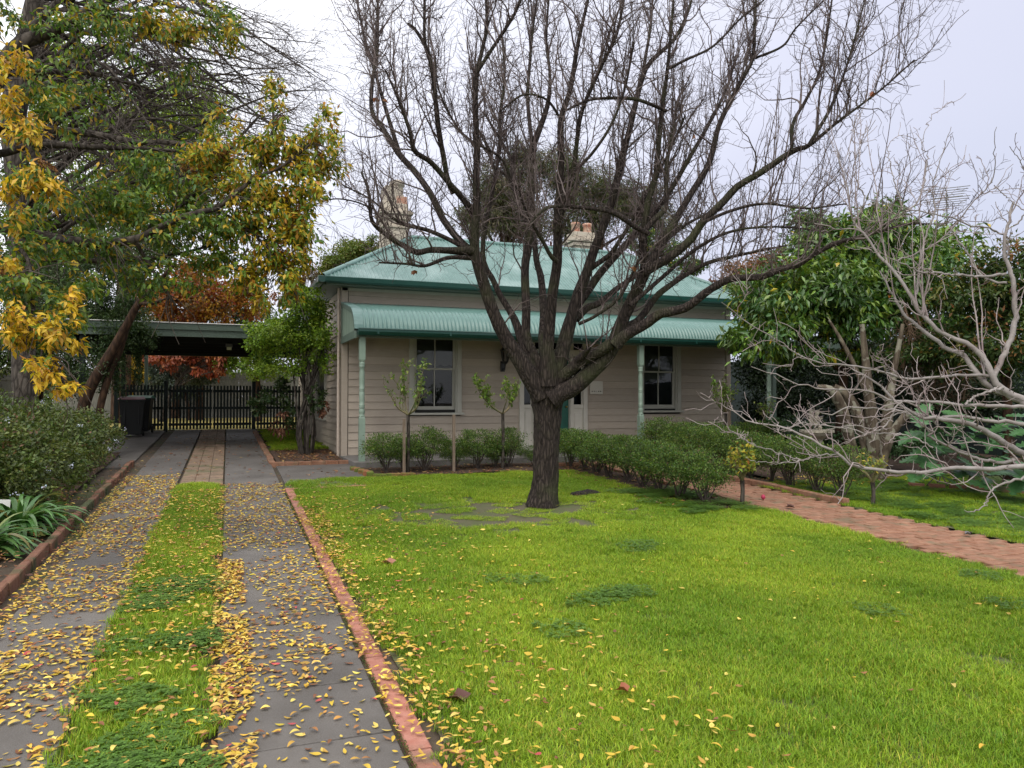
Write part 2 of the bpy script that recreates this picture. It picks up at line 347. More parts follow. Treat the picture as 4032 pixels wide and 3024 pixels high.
def grass_mat(name, c1, c2, dry, bare=0.5):
    mt, t, b = new_mat(name); nd = t.nodes; lk = t.links
    a = nd.new('ShaderNodeAttribute'); a.attribute_name = 'Col'; ge = nd.new('ShaderNodeNewGeometry')
    n1 = nd.new('ShaderNodeTexNoise'); n1.inputs['Scale'].default_value = .8; n1.inputs['Detail'].default_value = 5; lk.new(ge.outputs['Position'], n1.inputs[0])
    r = nd.new('ShaderNodeValToRGB'); r.color_ramp.elements[0].position = .38; r.color_ramp.elements[1].position = .62; r.color_ramp.elements[0].color = (*c1, 1); r.color_ramp.elements[1].color = (*c2, 1); lk.new(n1.outputs['Fac'], r.inputs[0])
    mm = nd.new('ShaderNodeMix'); mm.data_type = 'RGBA'; mm.blend_type = 'MULTIPLY'; mm.inputs[0].default_value = 1; lk.new(r.outputs[0], mm.inputs[6]); lk.new(a.outputs['Color'], mm.inputs[7])
    lk.new(mm.outputs[2], b.inputs['Base Color']); b.inputs['Roughness'].default_value = .5; b.inputs['Specular IOR Level'].default_value = .3
    tr = nd.new('ShaderNodeBsdfTranslucent'); lk.new(mm.outputs[2], tr.inputs[0]); mix = nd.new('ShaderNodeMixShader'); mix.inputs[0].default_value = .35
    lk.new(b.outputs[0], mix.inputs[1]); lk.new(tr.outputs[0], mix.inputs[2]); lk.new(mix.outputs[0], nd['Material Output'].inputs[0])
    return mt
M['grass'] = grass_mat('lawn_blades', (.20, .33, .018), (.33, .45, .028), (.2, .18, .08))
M['clover'] = grass_mat('clover_leaves', (.10, .20, .035), (.15, .265, .045), (.2, .18, .08))

# ------------------------------------------------------------------ ground
def sheet(name, xs, ys, dz, m_, kind='structure', parent=None, edge=None):
    X, Y = np.meshgrid(xs, ys); Z = g(Y)+dz
    if edge is not None: Z = Z+edge(X, Y)
    V = np.stack([X, Y, Z], -1).reshape(-1, 3); nx = len(xs); i = np.arange(len(V)).reshape(len(ys), nx)
    F = np.stack([i[:-1, :-1], i[:-1, 1:], i[1:, 1:], i[1:, :-1]], -1).reshape(-1, 4)
    o = link_mesh(name, np_mesh(name, V, F), m_, parent)
    if kind: o['kind'] = kind
    return o
sheet('ground', np.r_[-600, -100, -30, np.arange(-12, 24, .5), 40, 100, 600], np.r_[-600, -100, -30, np.arange(-10, 25.5, .5), 25.5, 40, 100, 300, 900], -.03, M['soil'])
def lumps(X, Y): return .012*np.sin(X*2.1+1)*np.cos(Y*1.7)+.006*np.sin(X*5+Y*4.)
sheet('lawn', np.arange(.98, 6.55, .1), np.arange(-1, 12.35, .1), -.012, M['lawnsoil'], edge=lumps)
sheet('side_lawn', np.arange(7.82, 15, .2), np.arange(-1, 10.3, .2), -.012, M['lawnsoil'], edge=lumps)
sheet('garden_bed', np.arange(-9, -1.6, .2), np.arange(-1, 17, .2), .015, M['mulch'], edge=lambda X, Y: lumps(X, Y)+.02)
sheet('verandah_bed', np.arange(2.3, 5.95, .15), np.arange(12.3, 13.44, .12), .01, M['mulch'], edge=lumps)
sheet('side_bed', np.arange(.98, 2.2, .12), np.arange(14.32, 16.6, .12), .03, M['mulch'])
sheet('side_grass_ground', np.arange(1.05, 2.2, .2), np.arange(16.6, 23, .2), .0, M['lawnsoil'])
sheet('path_bed', np.r_[5.55, 5.8, 6.1, 6.35, 6.5], np.arange(8.2, 13.4, .2), .004, M['mulch'], edge=lumps)
sheet('backyard_ground', np.arange(-6, 8, .5), np.arange(23, 34, .5), .01, mat('yard', (.16, .17, .05), .9, (.42, .28, .05), 3, world=True))
sheet('understorey_ground', np.arange(8.6, 22, .5), np.arange(9.6, 24, .5), .01, M['mulch'])

def sx(y): return .0095*(y-3.3)         # the drive runs a hair off the house's axis
drive = empty('driveway', (0, 8, gf(8)), 'pair of grey concrete wheel strips running from the foreground to the carport gate', 'driveway'); drive['kind'] = 'structure'
for k in ('label', 'category'):
    if k in drive: del drive[k]
def slab(x0, x1, y0, y1, top=.0, th=.09, m_=None, name='concrete_slab', ns=1, par=drive, gap=.006):
    b = MB(); ys = [y0+gap, y1-gap]; V = []
    for z in (top-th, top):
        for y in ys:
            for x in (x0+(0 if z < top else .004), x1-(0 if z < top else .004)): V.append((x+sx(y), y, gf(y)+z+random.uniform(-.003, .003)*(z == top)))
    b.add(V, [(0, 2, 3, 1), (4, 5, 7, 6), (0, 1, 5, 4), (1, 3, 7, 5), (3, 2, 6, 7), (2, 0, 4, 6)])
    return b.build(name, m_ or M['conc'], par, bevel=.006)
ysr = [-.6, 1.0, 2.4, 3.58, 4.22, 5.9, 7.55, 9.2, 10.6, 12.1, 13.7, 15.4, 17.3, 19.4, 21.2, 22.9]
for a, b_ in zip(ysr[:-1], ysr[1:]): slab(-.005, .775, a, b_, .012)
ysl = [-.6, .9, 2.5, 4.4, 6.2, 7.9, 9.5, 10.9, 12.1, 13.9, 15.8, 17.6, 19.6, 21.3, 22.9]
for a, b_ in zip(ysl[:-1], ysl[1:]): slab(-1.33, -.66, a, b_, .008)
for a, b_ in zip([14.6, 16.6, 18.7, 20.8], [16.6, 18.7, 20.8, 22.9]): slab(-3.2, -1.55, a, b_, .002)
for a, b_, c_ in ((.84, 2.12, 11.42), (.84, 2.12, 12.9)): slab(a, b_, c_, {11.42: 12.9, 12.9: 14.1}[c_], .004)
# centre strip of pavers beyond the grass
def brick_obj(shared, name, loc, rz, par, m_, kx=1, ky=1, kz=1, tiltx=None):
    o = bpy.data.objects.new(name, shared); LK(o); o.parent = par
    o.rotation_euler = (math.atan(G)+random.uniform(-.006, .006), random.uniform(-.008, .008), rz)
    o.location = Vector(loc)-par.location; o.scale = (kx, ky, kz)
    return o
def brick_mesh(name, lx, ly, lz, m_, r=.006):
    b = MB(); x, y = lx/2, ly/2
    ring = lambda z, i: [(-x+i, -y+i, z), (x-i, -y+i, z), (x-i, y-i, z), (-x+i, y-i, z)]
    V = ring(-lz, 0)+ring(-r, 0)+ring(0, r)
    b.add(V, [(0, 1, 5, 4), (1, 2, 6, 5), (2, 3, 7, 6), (3, 0, 4, 7), (4, 5, 9, 8), (5, 6, 10, 9), (6, 7, 11, 10), (7, 4, 8, 11), (8, 9, 10, 11)])
    me = b.mesh(name); me.materials.append(m_); return me
bmp = brick_mesh('paver', .196, .106, .05, M['paver'])
rows = np.arange(12.16, 22.9, .111)
far = MB()
for j, y in enumerate(rows):
    for i in range(3):
        x = -.555+i*.2+sx(y)
        if y < 20.5: brick_obj(bmp, 'paver', (x+.03, y, gf(y)+.008+random.uniform(-.003, .003)), 0, drive, None)
        else: far.box(x-.07, x+.125, y-.052, y+.052, -.04, .008, slope=True)
far.build('far_pavers', M['paver'], drive)['kind'] = 'stuff'

edge = empty('brick_edging', (.86, 5, gf(5)), 'row of flat pinkish bricks edging the lawn beside the concrete wheel strip', 'edging')
bme = brick_mesh('edging_brick', .108, .228, .07, M['brickpink'], .008)
y = .2
while y < 11.3:
    brick_obj(bme, 'brick', (.86+sx(y)+random.uniform(-.006, .006), y, gf(y)+.006+random.uniform(-.006, .004)), random.uniform(-.02, .02), edge, None); y += .236
x = 1.0
while x < 2.1:
    brick_obj(bme, 'brick', (x, 11.36+.02*(x-1), gf(11.36)+.01), PI/2+random.uniform(-.02, .02), edge, None); x += .236
kerb = empty('brick_kerb', (-1.48, 6, gf(6)), 'raised dark brick kerb holding back the garden bed left of the driveway', 'edging')
bmk = brick_mesh('kerb_brick', .075, .228, .13, M['brickdark'], .008)
y = 1.2
while y < 15:
    brick_obj(bmk, 'brick', (-1.53+sx(y)*.8+random.uniform(-.01, .01), y, gf(y)+.075+random.uniform(-.008, .006)), random.uniform(-.04, .04), kerb, None); y += .236
bedk = empty('brick_border', (.9, 14.2, gf(14.2)), 'orange red brick border round the mulched bed under the green shrub tree', 'edging')
bmo = brick_mesh('border_brick', .108, .228, .11, M['brickpave'], .008)
x = .98
while x < 2.2:
    brick_obj(bmo, 'brick', (x, 14.22, gf(14.2)+.06+random.uniform(-.004, .004)), PI/2+random.uniform(-.03, .03), bedk, None); x += .236
y = 14.45
while y < 22:
    brick_obj(bmo, 'brick', (.9+random.uniform(-.01, .01), y, gf(y)+.05), random.uniform(-.03, .03), bedk, None); y += .236
bedv = empty('mossy_border', (2.2, 12.8, gf(12.8)), 'short mossy brick border at the corner of the verandah bed', 'edging')
bmm = brick_mesh('mossy_brick', .108, .228, .12, mat('mossy_brick', (.30, .12, .06), .9, (.10, .13, .02), 6, world=True, bump=.8, bscale=60, contrast=(.4, .55)), .008)
for i in range(5): brick_obj(bmm, 'brick', (2.16+.03*i, 13.25-i*.225, gf(13)+.06), -.1, bedv, None)
for i in range(3): brick_obj(bmm, 'brick', (2.42+.235*i, 12.27, gf(12.27)+.05), PI/2, bedv, None)

# brick path to the door: bond across the path, 300 nearest as bricks, the rest joined
path = empty('brick_path', (7.2, 7, gf(7)), 'worn orange brick path curving past the lawn to the verandah', 'path')
del path['label']; del path['category']; path['kind'] = 'structure'
bpm = [brick_mesh('path_brick', .222, .106, .06, M['brickpave'], .006) for _ in range(1)]
cnt = 0; farb = MB(); prows = np.arange(3.3, 13.4, .115)
allb = []
for j, y in enumerate(prows):
    off = 0 if j % 2 else .115
    xs0 = 6.62-off
    for i in range(6):
        x = xs0+.115+i*.231
        if x-.11 < 6.5 or x+.11 > 7.86: continue
        allb.append((x, y))
for x, y in allb:
    if y < 4.3: farb.box(x-.111, x+.111, y-.053, y+.053, -.05, .004, slope=True); continue
    if cnt < 298:
        o = brick_obj(bpm[0], 'brick', (x+random.uniform(-.004, .004), y+random.uniform(-.003, .003), gf(y)+.006+random.uniform(-.006, .006)), random.uniform(-.02, .02), path, None); cnt += 1
    else: farb.box(x-.111, x+.111, y-.053, y+.053, -.05, .004+random.uniform(-.004, .004), slope=True)
farb.build('distant_bricks', M['brickpave'], path)['kind'] = 'stuff'
pedge = empty('path_kerb', (7.9, 8.8, gf(8.8)), 'raised orange brick kerb along the far side of the brick path under the hedge', 'edging')
y = 8.1
while y < 13.2:
    brick_obj(bmo, 'brick', (7.88+random.uniform(-.008, .008), y, gf(y)+.07+random.uniform(-.006, .006)), random.uniform(-.03, .03), pedge, None); y += .236
pedge2 = empty('lawn_kerb', (6.5, 9.8, gf(9.8)), 'low brick kerb between the near hedge and the brick path', 'edging')
y = 8.45
while y < 13.3:
    brick_obj(bmo, 'brick', (6.53+random.uniform(-.008, .008), y, gf(y)+.05+random.uniform(-.006, .006)), random.uniform(-.03, .03), pedge2, None); y += .236
x = 5.7
while x < 6.4:
    brick_obj(bmo, 'brick', (x, 12.9, gf(12.9)+.05), PI/2, pedge2, None); x += .236

# ------------------------------------------------------------------ house
YF, XL, XR = 15.18, 2.25, 11.42
ZB = .61
house = empty('house', ((XL+XR)/2, YF, ZB), 'single storey beige weatherboard cottage with a pale green corrugated hip roof and bullnose verandah', 'house')
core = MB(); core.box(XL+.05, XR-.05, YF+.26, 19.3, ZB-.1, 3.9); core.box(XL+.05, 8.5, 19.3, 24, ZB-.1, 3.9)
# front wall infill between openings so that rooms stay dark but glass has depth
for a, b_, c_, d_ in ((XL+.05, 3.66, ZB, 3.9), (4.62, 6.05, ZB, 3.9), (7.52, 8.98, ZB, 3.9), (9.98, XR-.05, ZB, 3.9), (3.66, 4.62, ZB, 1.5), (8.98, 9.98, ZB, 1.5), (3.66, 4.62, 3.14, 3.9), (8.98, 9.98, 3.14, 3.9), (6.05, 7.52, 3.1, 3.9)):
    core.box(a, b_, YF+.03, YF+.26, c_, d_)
core.build('wall_core', M['dark'], house)  # core coloured near black in place of the unlit rooms
# weatherboards: each board a part. lapped profile
BM = {}
def board(x0, x1, z, h=.163):
    key = round(x1-x0, 3)
    if key not in BM:
        b = MB(); L_ = key
        b.prism([(0, h), (-.008, h), (-.030, .004), (-.028, 0), (0, 0)], 'x', 0, L_)
        me = b.mesh('weatherboard'); me.materials.append(M['board']); BM[key] = me
    o = bpy.data.objects.new('weatherboard', BM[key]); LK(o); o.parent = house; o.location = Vector((x0, YF+.02+random.uniform(-.001, .001), z))-house.location
PITCHB = .1503
nb = 22
for k in range(nb):
    z = ZB+k*PITCHB
    segs = [(XL+.12, 3.60), (4.68, 5.985), (7.60, 8.93), (10.03, XR-.12)]
    if z+.15 < 1.40 or z > 3.22: segs = [(XL+.12, 5.985 if z < 3 else 6.9), (7.60 if z < 3 else 6.9, XR-.12)]
    for a, b_ in segs: board(a, b_, z)
def board_side(y0, y1, z, h=.163):
    b = MB(); b.prism([(0, h), (-.008, h), (-.030, .004), (-.028, 0), (0, 0)], 'y', 0, y1-y0)
    o = b.build('weatherboard', M['board'], house, loc=(XL+.02, y0, z))
for k in range(-1, nb):
    z = ZB+k*PITCHB
    lo = 15.28
    if 1.2 < z+.1 < 3.1:
        board_side(lo, 17.55, z); board_side(19.05, 24, z)
    else: board_side(lo, 24, z)
for x0 in (XL-.015, XR-.105): MB().box(x0, x0+.12, YF-.02, YF+.1, ZB-.02, 3.92).build('corner_board', M['board'], house, .004)
MB().box(XL-.02, XL+.02, YF+.1, YF+.12, ZB-.1, 3.9).build('corner_stop', M['board'], house)
MB().box(XL-.035, XR+.02, YF-.02, YF+.01, 3.86, 3.96).build('frieze', M['trim'], house)

def window(x0, x1, zs, zh, name='window', blind1=.72, blind2=.0, lite=True):
    wn = MB()
    a = .095
    wn.box(x0, x0+a, YF-.035, YF+.03, zs, zh); wn.box(x1-a, x1, YF-.035, YF+.03, zs, zh)
    wn.box(x0, x1, YF-.04, YF+.03, zh, zh+.11); wn.box(x0+a, x0+a+.03, YF-.01, YF+.2, zs, zh); wn.box(x1-a-.03, x1-a, YF-.01, YF+.2, zs, zh); wn.box(x0+a, x1-a, YF-.01, YF+.2, zh-.03, zh-.001)
    o = wn.build(name, M['trimgrey'], house, .004)
    MB().box(x0-.05, x1+.05, YF-.075, YF+.03, zs-.045, zs-.002).build('sill', M['trimgrey'], o, .004)
    xa, xb = x0+a+.03, x1-a-.03; zm = (zs+.12+zh-.03)/2+.005; mid = (xa+xb)/2
    for tag_, za, zb, yy in (('lower', zs, zm+.02, YF+.075), ('upper', zm-.02, zh-.03, YF+.035)):
        s = MB(); bot = .13 if tag_ == 'lower' else .035
        s.box(xa, xa+.045, yy, yy+.035, za, zb); s.box(xb-.045, xb, yy, yy+.035, za, zb)
        s.box(xa+.045, xb-.045, yy, yy+.035, za, za+bot); s.box(xa+.045, xb-.045, yy, yy+.035, zb-.04, zb)
        s.box(mid-.011, mid+.011, yy+.004, yy+.032, za+bot, zb-.04)
        s.build('sash', M['trimgrey'], o, .002)
        for p0, p1 in ((xa+.045, mid-.011), (mid+.011, xb-.045)):
            MB().box(p0, p1, yy+.016, yy+.020, za+bot, zb-.04).build('pane', M['glass'], o)
    # scalloped blind
    zbl = blind1; n = 40; V = []
    for i in range(n+1):
        u = i/n; V.append((xa+u*(xb-xa), YF+.13, zbl+.05*abs(math.sin(u*PI*4.5))**.7*-1+.03))
    V += [(xb, YF+.13, zh), (xa, YF+.13, zh)]
    b = MB(); b.add(V, [tuple(range(len(V)))]); b.add([(x, y+.004, z) for x, y, z in V], [tuple(range(len(V)))[::-1]])
    b.build('blind', M['blind'], o)
    return o
window(3.585, 4.695, 1.44, 3.14, blind1=2.42)
window(8.935, 10.035, 1.46, 3.14, blind1=2.14)
# side window with dark shutter
sw = MB(); sw.box(XL-.045, XL+.02, 17.5, 17.6, 1.3, 3.05); sw.box(XL-.045, XL+.02, 19.0, 19.1, 1.3, 3.05); sw.box(XL-.045, XL+.02, 17.5, 19.1, 3.05, 3.15); sw.box(XL-.09, XL+.02, 17.45, 19.15, 1.24, 1.29)
sw = sw.build('side_window', M['trimgrey'], house, .004)
MB().box(XL-.012, XL+.0, 17.62, 18.98, 1.3, 3.04).build('pane', mat('dark_blue_glass', (.012, .014, .022), .15), sw)

# entry
de = MB()
for a, b_ in ((5.985, 6.085), (7.50, 7.60)): de.box(a, b_, YF-.05, YF+.03, ZB, 3.2)
for a, b_ in ((6.285, 6.345), (7.175, 7.265)):
    de.box(a, b_, YF-.03, YF+.1, ZB, 3.1); de.box(a+.012, b_-.012, YF-.055, YF-.03, ZB+.02, 2.66)
de.box(6.085, 7.50, YF-.035, YF+.06, 2.70, 2.80); de.box(6.085, 7.50, YF-.06, YF-.035, 2.775, 2.80); de.box(5.985, 7.6, YF-.05, YF+.03, 3.1, 3.2)
ent = de.build('door_frame', M['trim'], house, .004)
for a, b_ in ((6.085, 6.285), (7.265, 7.50)):
    s = MB(); s.box(a, b_, YF, YF+.04, ZB, 1.56); s.box(a, b_, YF-.03, YF, 1.52, 1.6); s.box(a+.035, b_-.035, YF-.012, YF, ZB+.28, 1.42); s.box(a+.06, b_-.06, YF-.018, YF-.012, ZB+.32, 1.38); s.box(a, b_, YF-.03, YF, ZB, ZB+.16)
    s.box(a, a+.025, YF+.01, YF+.04, 1.6, 2.7); s.box(b_-.025, b_, YF+.01, YF+.04, 1.6, 2.7); s.box(a, b_, YF+.01, YF+.04, 2.66, 2.7)
    s.build('side_panel', M['trim'], ent, .003)
    MB().box(a+.025, b_-.025, YF+.022, YF+.028, 1.6, 2.66).build('sidelight', M['glass'], ent)
    MB().box(a, b_, YF+.2, YF+.21, 1.5, 2.8).build('curtain', mat('navy_curtain', (.01, .012, .025), .8), ent)
for a, b_ in ((6.345, 7.175), (6.085, 6.285), (7.265, 7.5)):
    MB().box(a, b_, YF+.022, YF+.028, 2.80, 3.1).build('transom_pane', M['glass'], ent)
dr = MB(); dr.box(6.345, 7.175, YF+.05, YF+.09, ZB+.02, 2.70)
for zz0, zz1 in ((ZB+.2, 1.35), (1.5, 2.55)):
    for a, b_ in ((6.43, 6.72), (6.80, 7.09)): dr.box(a, b_, YF+.035, YF+.05, zz0, zz1); dr.box(a+.03, b_-.03, YF+.028, YF+.035, zz0+.03, zz1-.03)
dr = dr.build('front_door', M['door'], house, .004)
MB().lathe(7.12, 0, [(.0, 0), (.022, .0), (.028, .02), (.012, .05)], 12).build('door_knob', mat('brass', (.5, .36, .12), .3, metal=1.), dr).rotation_euler = (0, 0, 0)
dr.children[0].data.transform(Matrix.Translation((0, 0, 0)))
kn = dr.children[0]
for v in kn.data.vertices: v.co = Vector((v.co.x, YF+.05-v.co.z, 1.55+v.co.y))
# plaque beside the door, small dark wording strip
pl = MB().box(7.66, 7.98, YF-.045, YF-.03, 1.83, 2.12).build('name_plaque', M['trim'], house, .003)
for i in range(5): MB().box(7.70+i*.052, 7.70+i*.052+(.03 if i != 2 else .015), YF-.048, YF-.045, 1.885, 1.90).build('lettering', M['blackmetal'], pl)
# wall lantern
lan = MB(); lx, ly, lz = 5.60, YF-.20, 2.52
lan.box(lx-.045, lx+.045, YF-.05, YF-.025, 2.30, 2.52)
P = np.array([[[lx, YF-.04, 2.38], [lx, YF-.1, 2.32], [lx, YF-.17, 2.34], [lx, YF-.2, 2.45]]]); v, f = tubes(P, np.full((1, 4), .012), 6); lan.add(v, f)
lan.lathe(lx, ly, [(.02, -.11), (.045, -.09), (.06, -.06), (.065, -.05)], 6, smooth=False, z0=2.56)
for k in range(6):
    a = 2*PI*(k+.5)/6; p0 = (lx+.062*math.cos(a), ly+.062*math.sin(a), 2.51); p1 = (lx+.098*math.cos(a), ly+.098*math.sin(a), 2.74)
    v, f = tubes(np.array([[p0, p1]]), np.full((1, 2), .006), 4); lan.add(v, f)
lan.lathe(lx, ly, [(.108, .18), (.112, .19), (.06, .25), (.03, .27), (.012, .29), (.02, .31), (.004, .34)], 6, smooth=False, z0=2.56)
lan = lan.build('wall_lantern', M['blackmetal'], house)
lg = MB(); lg.lathe(lx, ly, [(.058, -.05), (.094, .18)], 6, smooth=False, z0=2.56); lg.build('lantern_glass', M['glass'], lan)
# downpipe at the corner
v, f = tubes(np.array([[(XL-.07, 15.23, 3.9), (XL-.07, 15.23, 2.2), (XL-.07, 15.23, .6), (XL-.05, 15.23, .53)]]), np.full((1, 4), .026), 8)
MB().add(v, f, smooth=True).build('downpipe', M['pipe'], house)

# verandah
slabv = MB().box(XL-.03, XR+.05, 13.46, YF+.03, ZB-.12, ZB-.002).build('verandah_floor', M['concdark'], house, .01)
prof = [(15.165, 3.62), (14.6, 3.51), (14.15, 3.42), (13.95, 3.37), (13.82, 3.31), (13.71, 3.235), (13.63, 3.15), (13.575, 3.06), (13.55, 2.96)]
prof = resample(np.array([(0, a, b) for a, b in prof]), np.ones(len(prof)), 24)[0][:, 1:]
nx = int((XR-XL+.04)/.076*8); xs = np.linspace(XL-.02, XR+.02, nx)
tng = unit(np.gradient(prof, axis=0)); nrm = np.stack([-tng[:, 1], tng[:, 0]], 1)
if nrm[0, 1] < 0: nrm = -nrm
amp = .009*np.cos(2*PI*(xs-XL)/.076)
V = np.zeros((len(prof), nx, 3)); V[:, :, 0] = xs; V[:, :, 1] = prof[:, 0:1]+nrm[:, 0:1]*amp; V[:, :, 2] = prof[:, 1:2]+nrm[:, 1:2]*amp
i = np.arange(len(prof)*nx).reshape(len(prof), nx); F = np.stack([i[:-1, :-1], i[:-1, 1:], i[1:, 1:], i[1:, :-1]], -1).reshape(-1, 4)
link_mesh('bullnose_roof', np_mesh('bullnose_roof', V.reshape(-1, 3), F, smooth=True), M['bull'], house)
# smooth end capping strip and picket end panel
cap = MB(); n = len(prof)
for xa, xb in ((XL-.035, XL+.13), (XR-.1, XR+.035)):
    V = []; 
    for (yy, zz), (ny, nz_) in zip(prof, nrm):
        V += [(xa, yy+ny*.013, zz+nz_*.013), (xb, yy+ny*.013, zz+nz_*.013), (xb, yy-ny*.004, zz-nz_*.004), (xa, yy-ny*.004, zz-nz_*.004)]
    cap.add(V, [(4*k, 4*k+1, 4*k+5, 4*k+4) for k in range(n-1)]+[(4*k+3, 4*k, 4*k+4, 4*k+7) for k in range(n-1)]+[(4*k+1, 4*k+2, 4*k+6, 4*k+5) for k in range(n-1)], smooth=False)
cap.build('roof_capping', M['roof'], house)
for side, X0 in ((0, XL-.03), (1, XR-.01)):
    ep = MB(); rim = .085; V = []
    for (yy, zz), (ny, nz_) in zip(prof, nrm): V += [(X0, yy-ny*.002, zz-nz_*.002), (X0, yy-ny*rim, zz-nz_*rim), (X0+.04, yy-ny*.002, zz-nz_*.002), (X0+.04, yy-ny*rim, zz-nz_*rim)]
    fs = []
    for k in range(n-1): fs += [(4*k, 4*k+1, 4*k+5, 4*k+4), (4*k+2, 4*k+6, 4*k+7, 4*k+3), (4*k+1, 4*k+3, 4*k+7, 4*k+5)]
    ep.add(V, fs)
    ep.box(X0, X0+.04, 13.57, YF, 2.80, 2.93); ep.box(X0, X0+.045, YF-.09, YF-.02, 2.93, 3.55)
    ep = ep.build('end_panel', M['beam'], house)
    for k in range(12):
        yy = 13.72+k*.112; zt = np.interp(yy, prof[::-1, 0], prof[::-1, 1])-.05
        MB().box(X0+.008, X0+.030, yy, yy+.068, 2.92, zt).build('slat', M['post'], ep)
MB().box(XL, XR, 13.60, 13.68, 2.82, 2.98).build('verandah_beam', M['beam'], house, .004)
gp = [(13.565, 2.95), (13.565, 2.87), (13.53, 2.845), (13.46, 2.845), (13.44, 2.87), (13.415, 2.91), (13.415, 2.955), (13.425, 2.965), (13.435, 2.955), (13.44, 2.93), (13.55, 2.9)]
MB().prism(gp, 'x', XL+.02, XR+.02).build('verandah_gutter', M['gutter'], house)
lip = MB().box(XL+.02, XR+.02, 13.405, 13.43, 2.958, 2.972).build('gutter_lip', M['roof'], house)
for k in range(7):
    x = 2.6+k*1.33; MB().box(x, x+.035, 13.408, 13.42, 2.87, 2.955).build('gutter_clip', M['gutter'], house)
MB().box(XL+.02, XR-.02, 13.68, YF-.03, 3.00, 3.02).build('verandah_ceiling', M['lining'], house)
tp = [(.055, 0), (.055, .001)]
def vpost(x, y, z0=ZB, z1=2.82, m_=None):
    p = MB(); s = .052
    h = z1-z0
    p.box(x-s, x+s, y-s, y+s, z0, z0+.76*h/2.2); p.box(x-s, x+s, y-s, y+s, z1-.40, z1)
    # chamfer shoulders
    p.add([(x-s, y-s, z0+.76*h/2.2), (x+s, y-s, z0+.76*h/2.2), (x+s, y+s, z0+.76*h/2.2), (x-s, y+s, z0+.76*h/2.2)]+[(x+a*.03, y+b*.03, z0+.83*h/2.2) for a, b in ((-1, -1), (1, -1), (1, 1), (-1, 1))], [(0, 1, 5, 4), (1, 2, 6, 5), (2, 3, 7, 6), (3, 0, 4, 7)])
    p.add([(x-s, y-s, z1-.40), (x+s, y-s, z1-.40), (x+s, y+s, z1-.40), (x-s, y+s, z1-.40)]+[(x+a*.03, y+b*.03, z1-.45) for a, b in ((-1, -1), (1, -1), (1, 1), (-1, 1))], [(0, 4, 5, 1), (1, 5, 6, 2), (2, 6, 7, 3), (3, 7, 4, 0)])
    a = z0+.76*h/2.2; b_ = z1-.40; H = b_-a
    pr = [(.035, 0), (.052, .03), (.052, .05), (.04, .06), (.052, .09), (.055, .12), (.046, .155), (.04, .17), (.053, .18), (.053, .195), (.042, .2), (.053, .21), (.053, .225), (.042, .235), (.048, .30), (.047, .45), (.041, .46), (.050, .467), (.050, .48), (.041, .487), (.050, .494), (.05, .507), (.043, .515), (.049, .60), (.046, .80), (.040, .86), (.054, .875), (.054, .89), (.044, .90), (.054, .925), (.05, .95), (.036, .965), (.052, .98), (.03, 1.)]
    p.lathe(x, y, [(r, q*H) for r, q in pr], 16, z0=a)
    return p.build('verandah_post', m_ or M['post'], house)
for x in (2.37, 5.86, 8.06, 11.3): vpost(x, 13.64)
# roof
ex0, ex1, ey0 = 1.82, 11.86, 14.75; ez, rz_, a_ = 4.06, 5.42, 2.27
ry = ey0+a_
def plane_z(x, y): return ez+(y-ey0)/a_*(rz_-ez)
xs = np.arange(ex0, ex1+.001, .076/8); V = []; yy0 = np.full_like(xs, ey0-.03); yt = np.minimum(np.minimum(xs-ex0, ex1-xs), a_)+ey0
amp = .0095*np.cos(2*PI*xs/.076)
R = []
for u in (0, .25, .5, .75, 1.): y = yy0+(yt-yy0)*u; R.append(np.stack([xs, y-amp*.5, ez+(y-ey0)/a_*(rz_-ez)+amp], -1))
V = np.stack(R); i = np.arange(V.shape[0]*V.shape[1]).reshape(V.shape[:2]); F = np.stack([i[:-1, :-1], i[:-1, 1:], i[1:, 1:], i[1:, :-1]], -1).reshape(-1, 4)
link_mesh('roof_front', np_mesh('roof_front', V.reshape(-1, 3), F, smooth=True), M['roof'], house)
def side_roof(X, sgn, name):
    ys = np.arange(ey0, ey0+2*a_+.001, .076/8); am = .0095*np.cos(2*PI*ys/.076); xt = np.minimum(np.minimum(ys-ey0, ey0+2*a_-ys), a_); R = []
    for u in (0, .5, 1.): q = xt*u; R.append(np.stack([X+sgn*q, ys, ez+q/a_*(rz_-ez)+am], -1))
    V = np.stack(R); i = np.arange(V.shape[0]*V.shape[1]).reshape(V.shape[:2]); F = np.stack([i[:-1, :-1], i[:-1, 1:], i[1:, 1:], i[1:, :-1]], -1).reshape(-1, 4)
    link_mesh(name, np_mesh(name, V.reshape(-1, 3), F, smooth=True), M['roof'], house)
side_roof(ex0, 1, 'roof_side'); side_roof(ex1, -1, 'roof_side')
rb = MB(); yb = ey0+2*a_; rb.add([(ex0, yb, ez), (ex1, yb, ez), (ex1-a_, ry, rz_), (ex0+a_, ry, rz_)], [(0, 1, 2, 3)]); rb.build('roof_back', M['roof'], house)
MB().add([(XL-.3, yb-.6, 3.95), (8.8, yb-.6, 3.95), (8.8, 24.2, 3.95), (XL-.3, 24.2, 3.95), (5.5, yb-.9, 4.9), (5.5, 24.2, 4.9)], [(0, 4, 5, 3), (1, 2, 5, 4), (2, 3, 5), (0, 3, 2, 1)]).build('rear_roof', M['roof'], house)
def ridge(p, q, r=.055):
    v, f = tubes(np.array([[p, q]]), np.full((1, 2), r), 8); MB().add(v, f, smooth=True).build('ridge_cap', M['roof'], house)
for p, q in (((ex0, ey0, ez), (ex0+a_, ry, rz_)), ((ex0+a_, ry, rz_), (ex1-a_, ry, rz_)), ((ex1-a_, ry, rz_), (ex1, ey0, ez)), ((ex0+a_, ry, rz_), (ex0, yb, ez)), ((ex1-a_, ry, rz_), (ex1, yb, ez))): ridge(p, q)
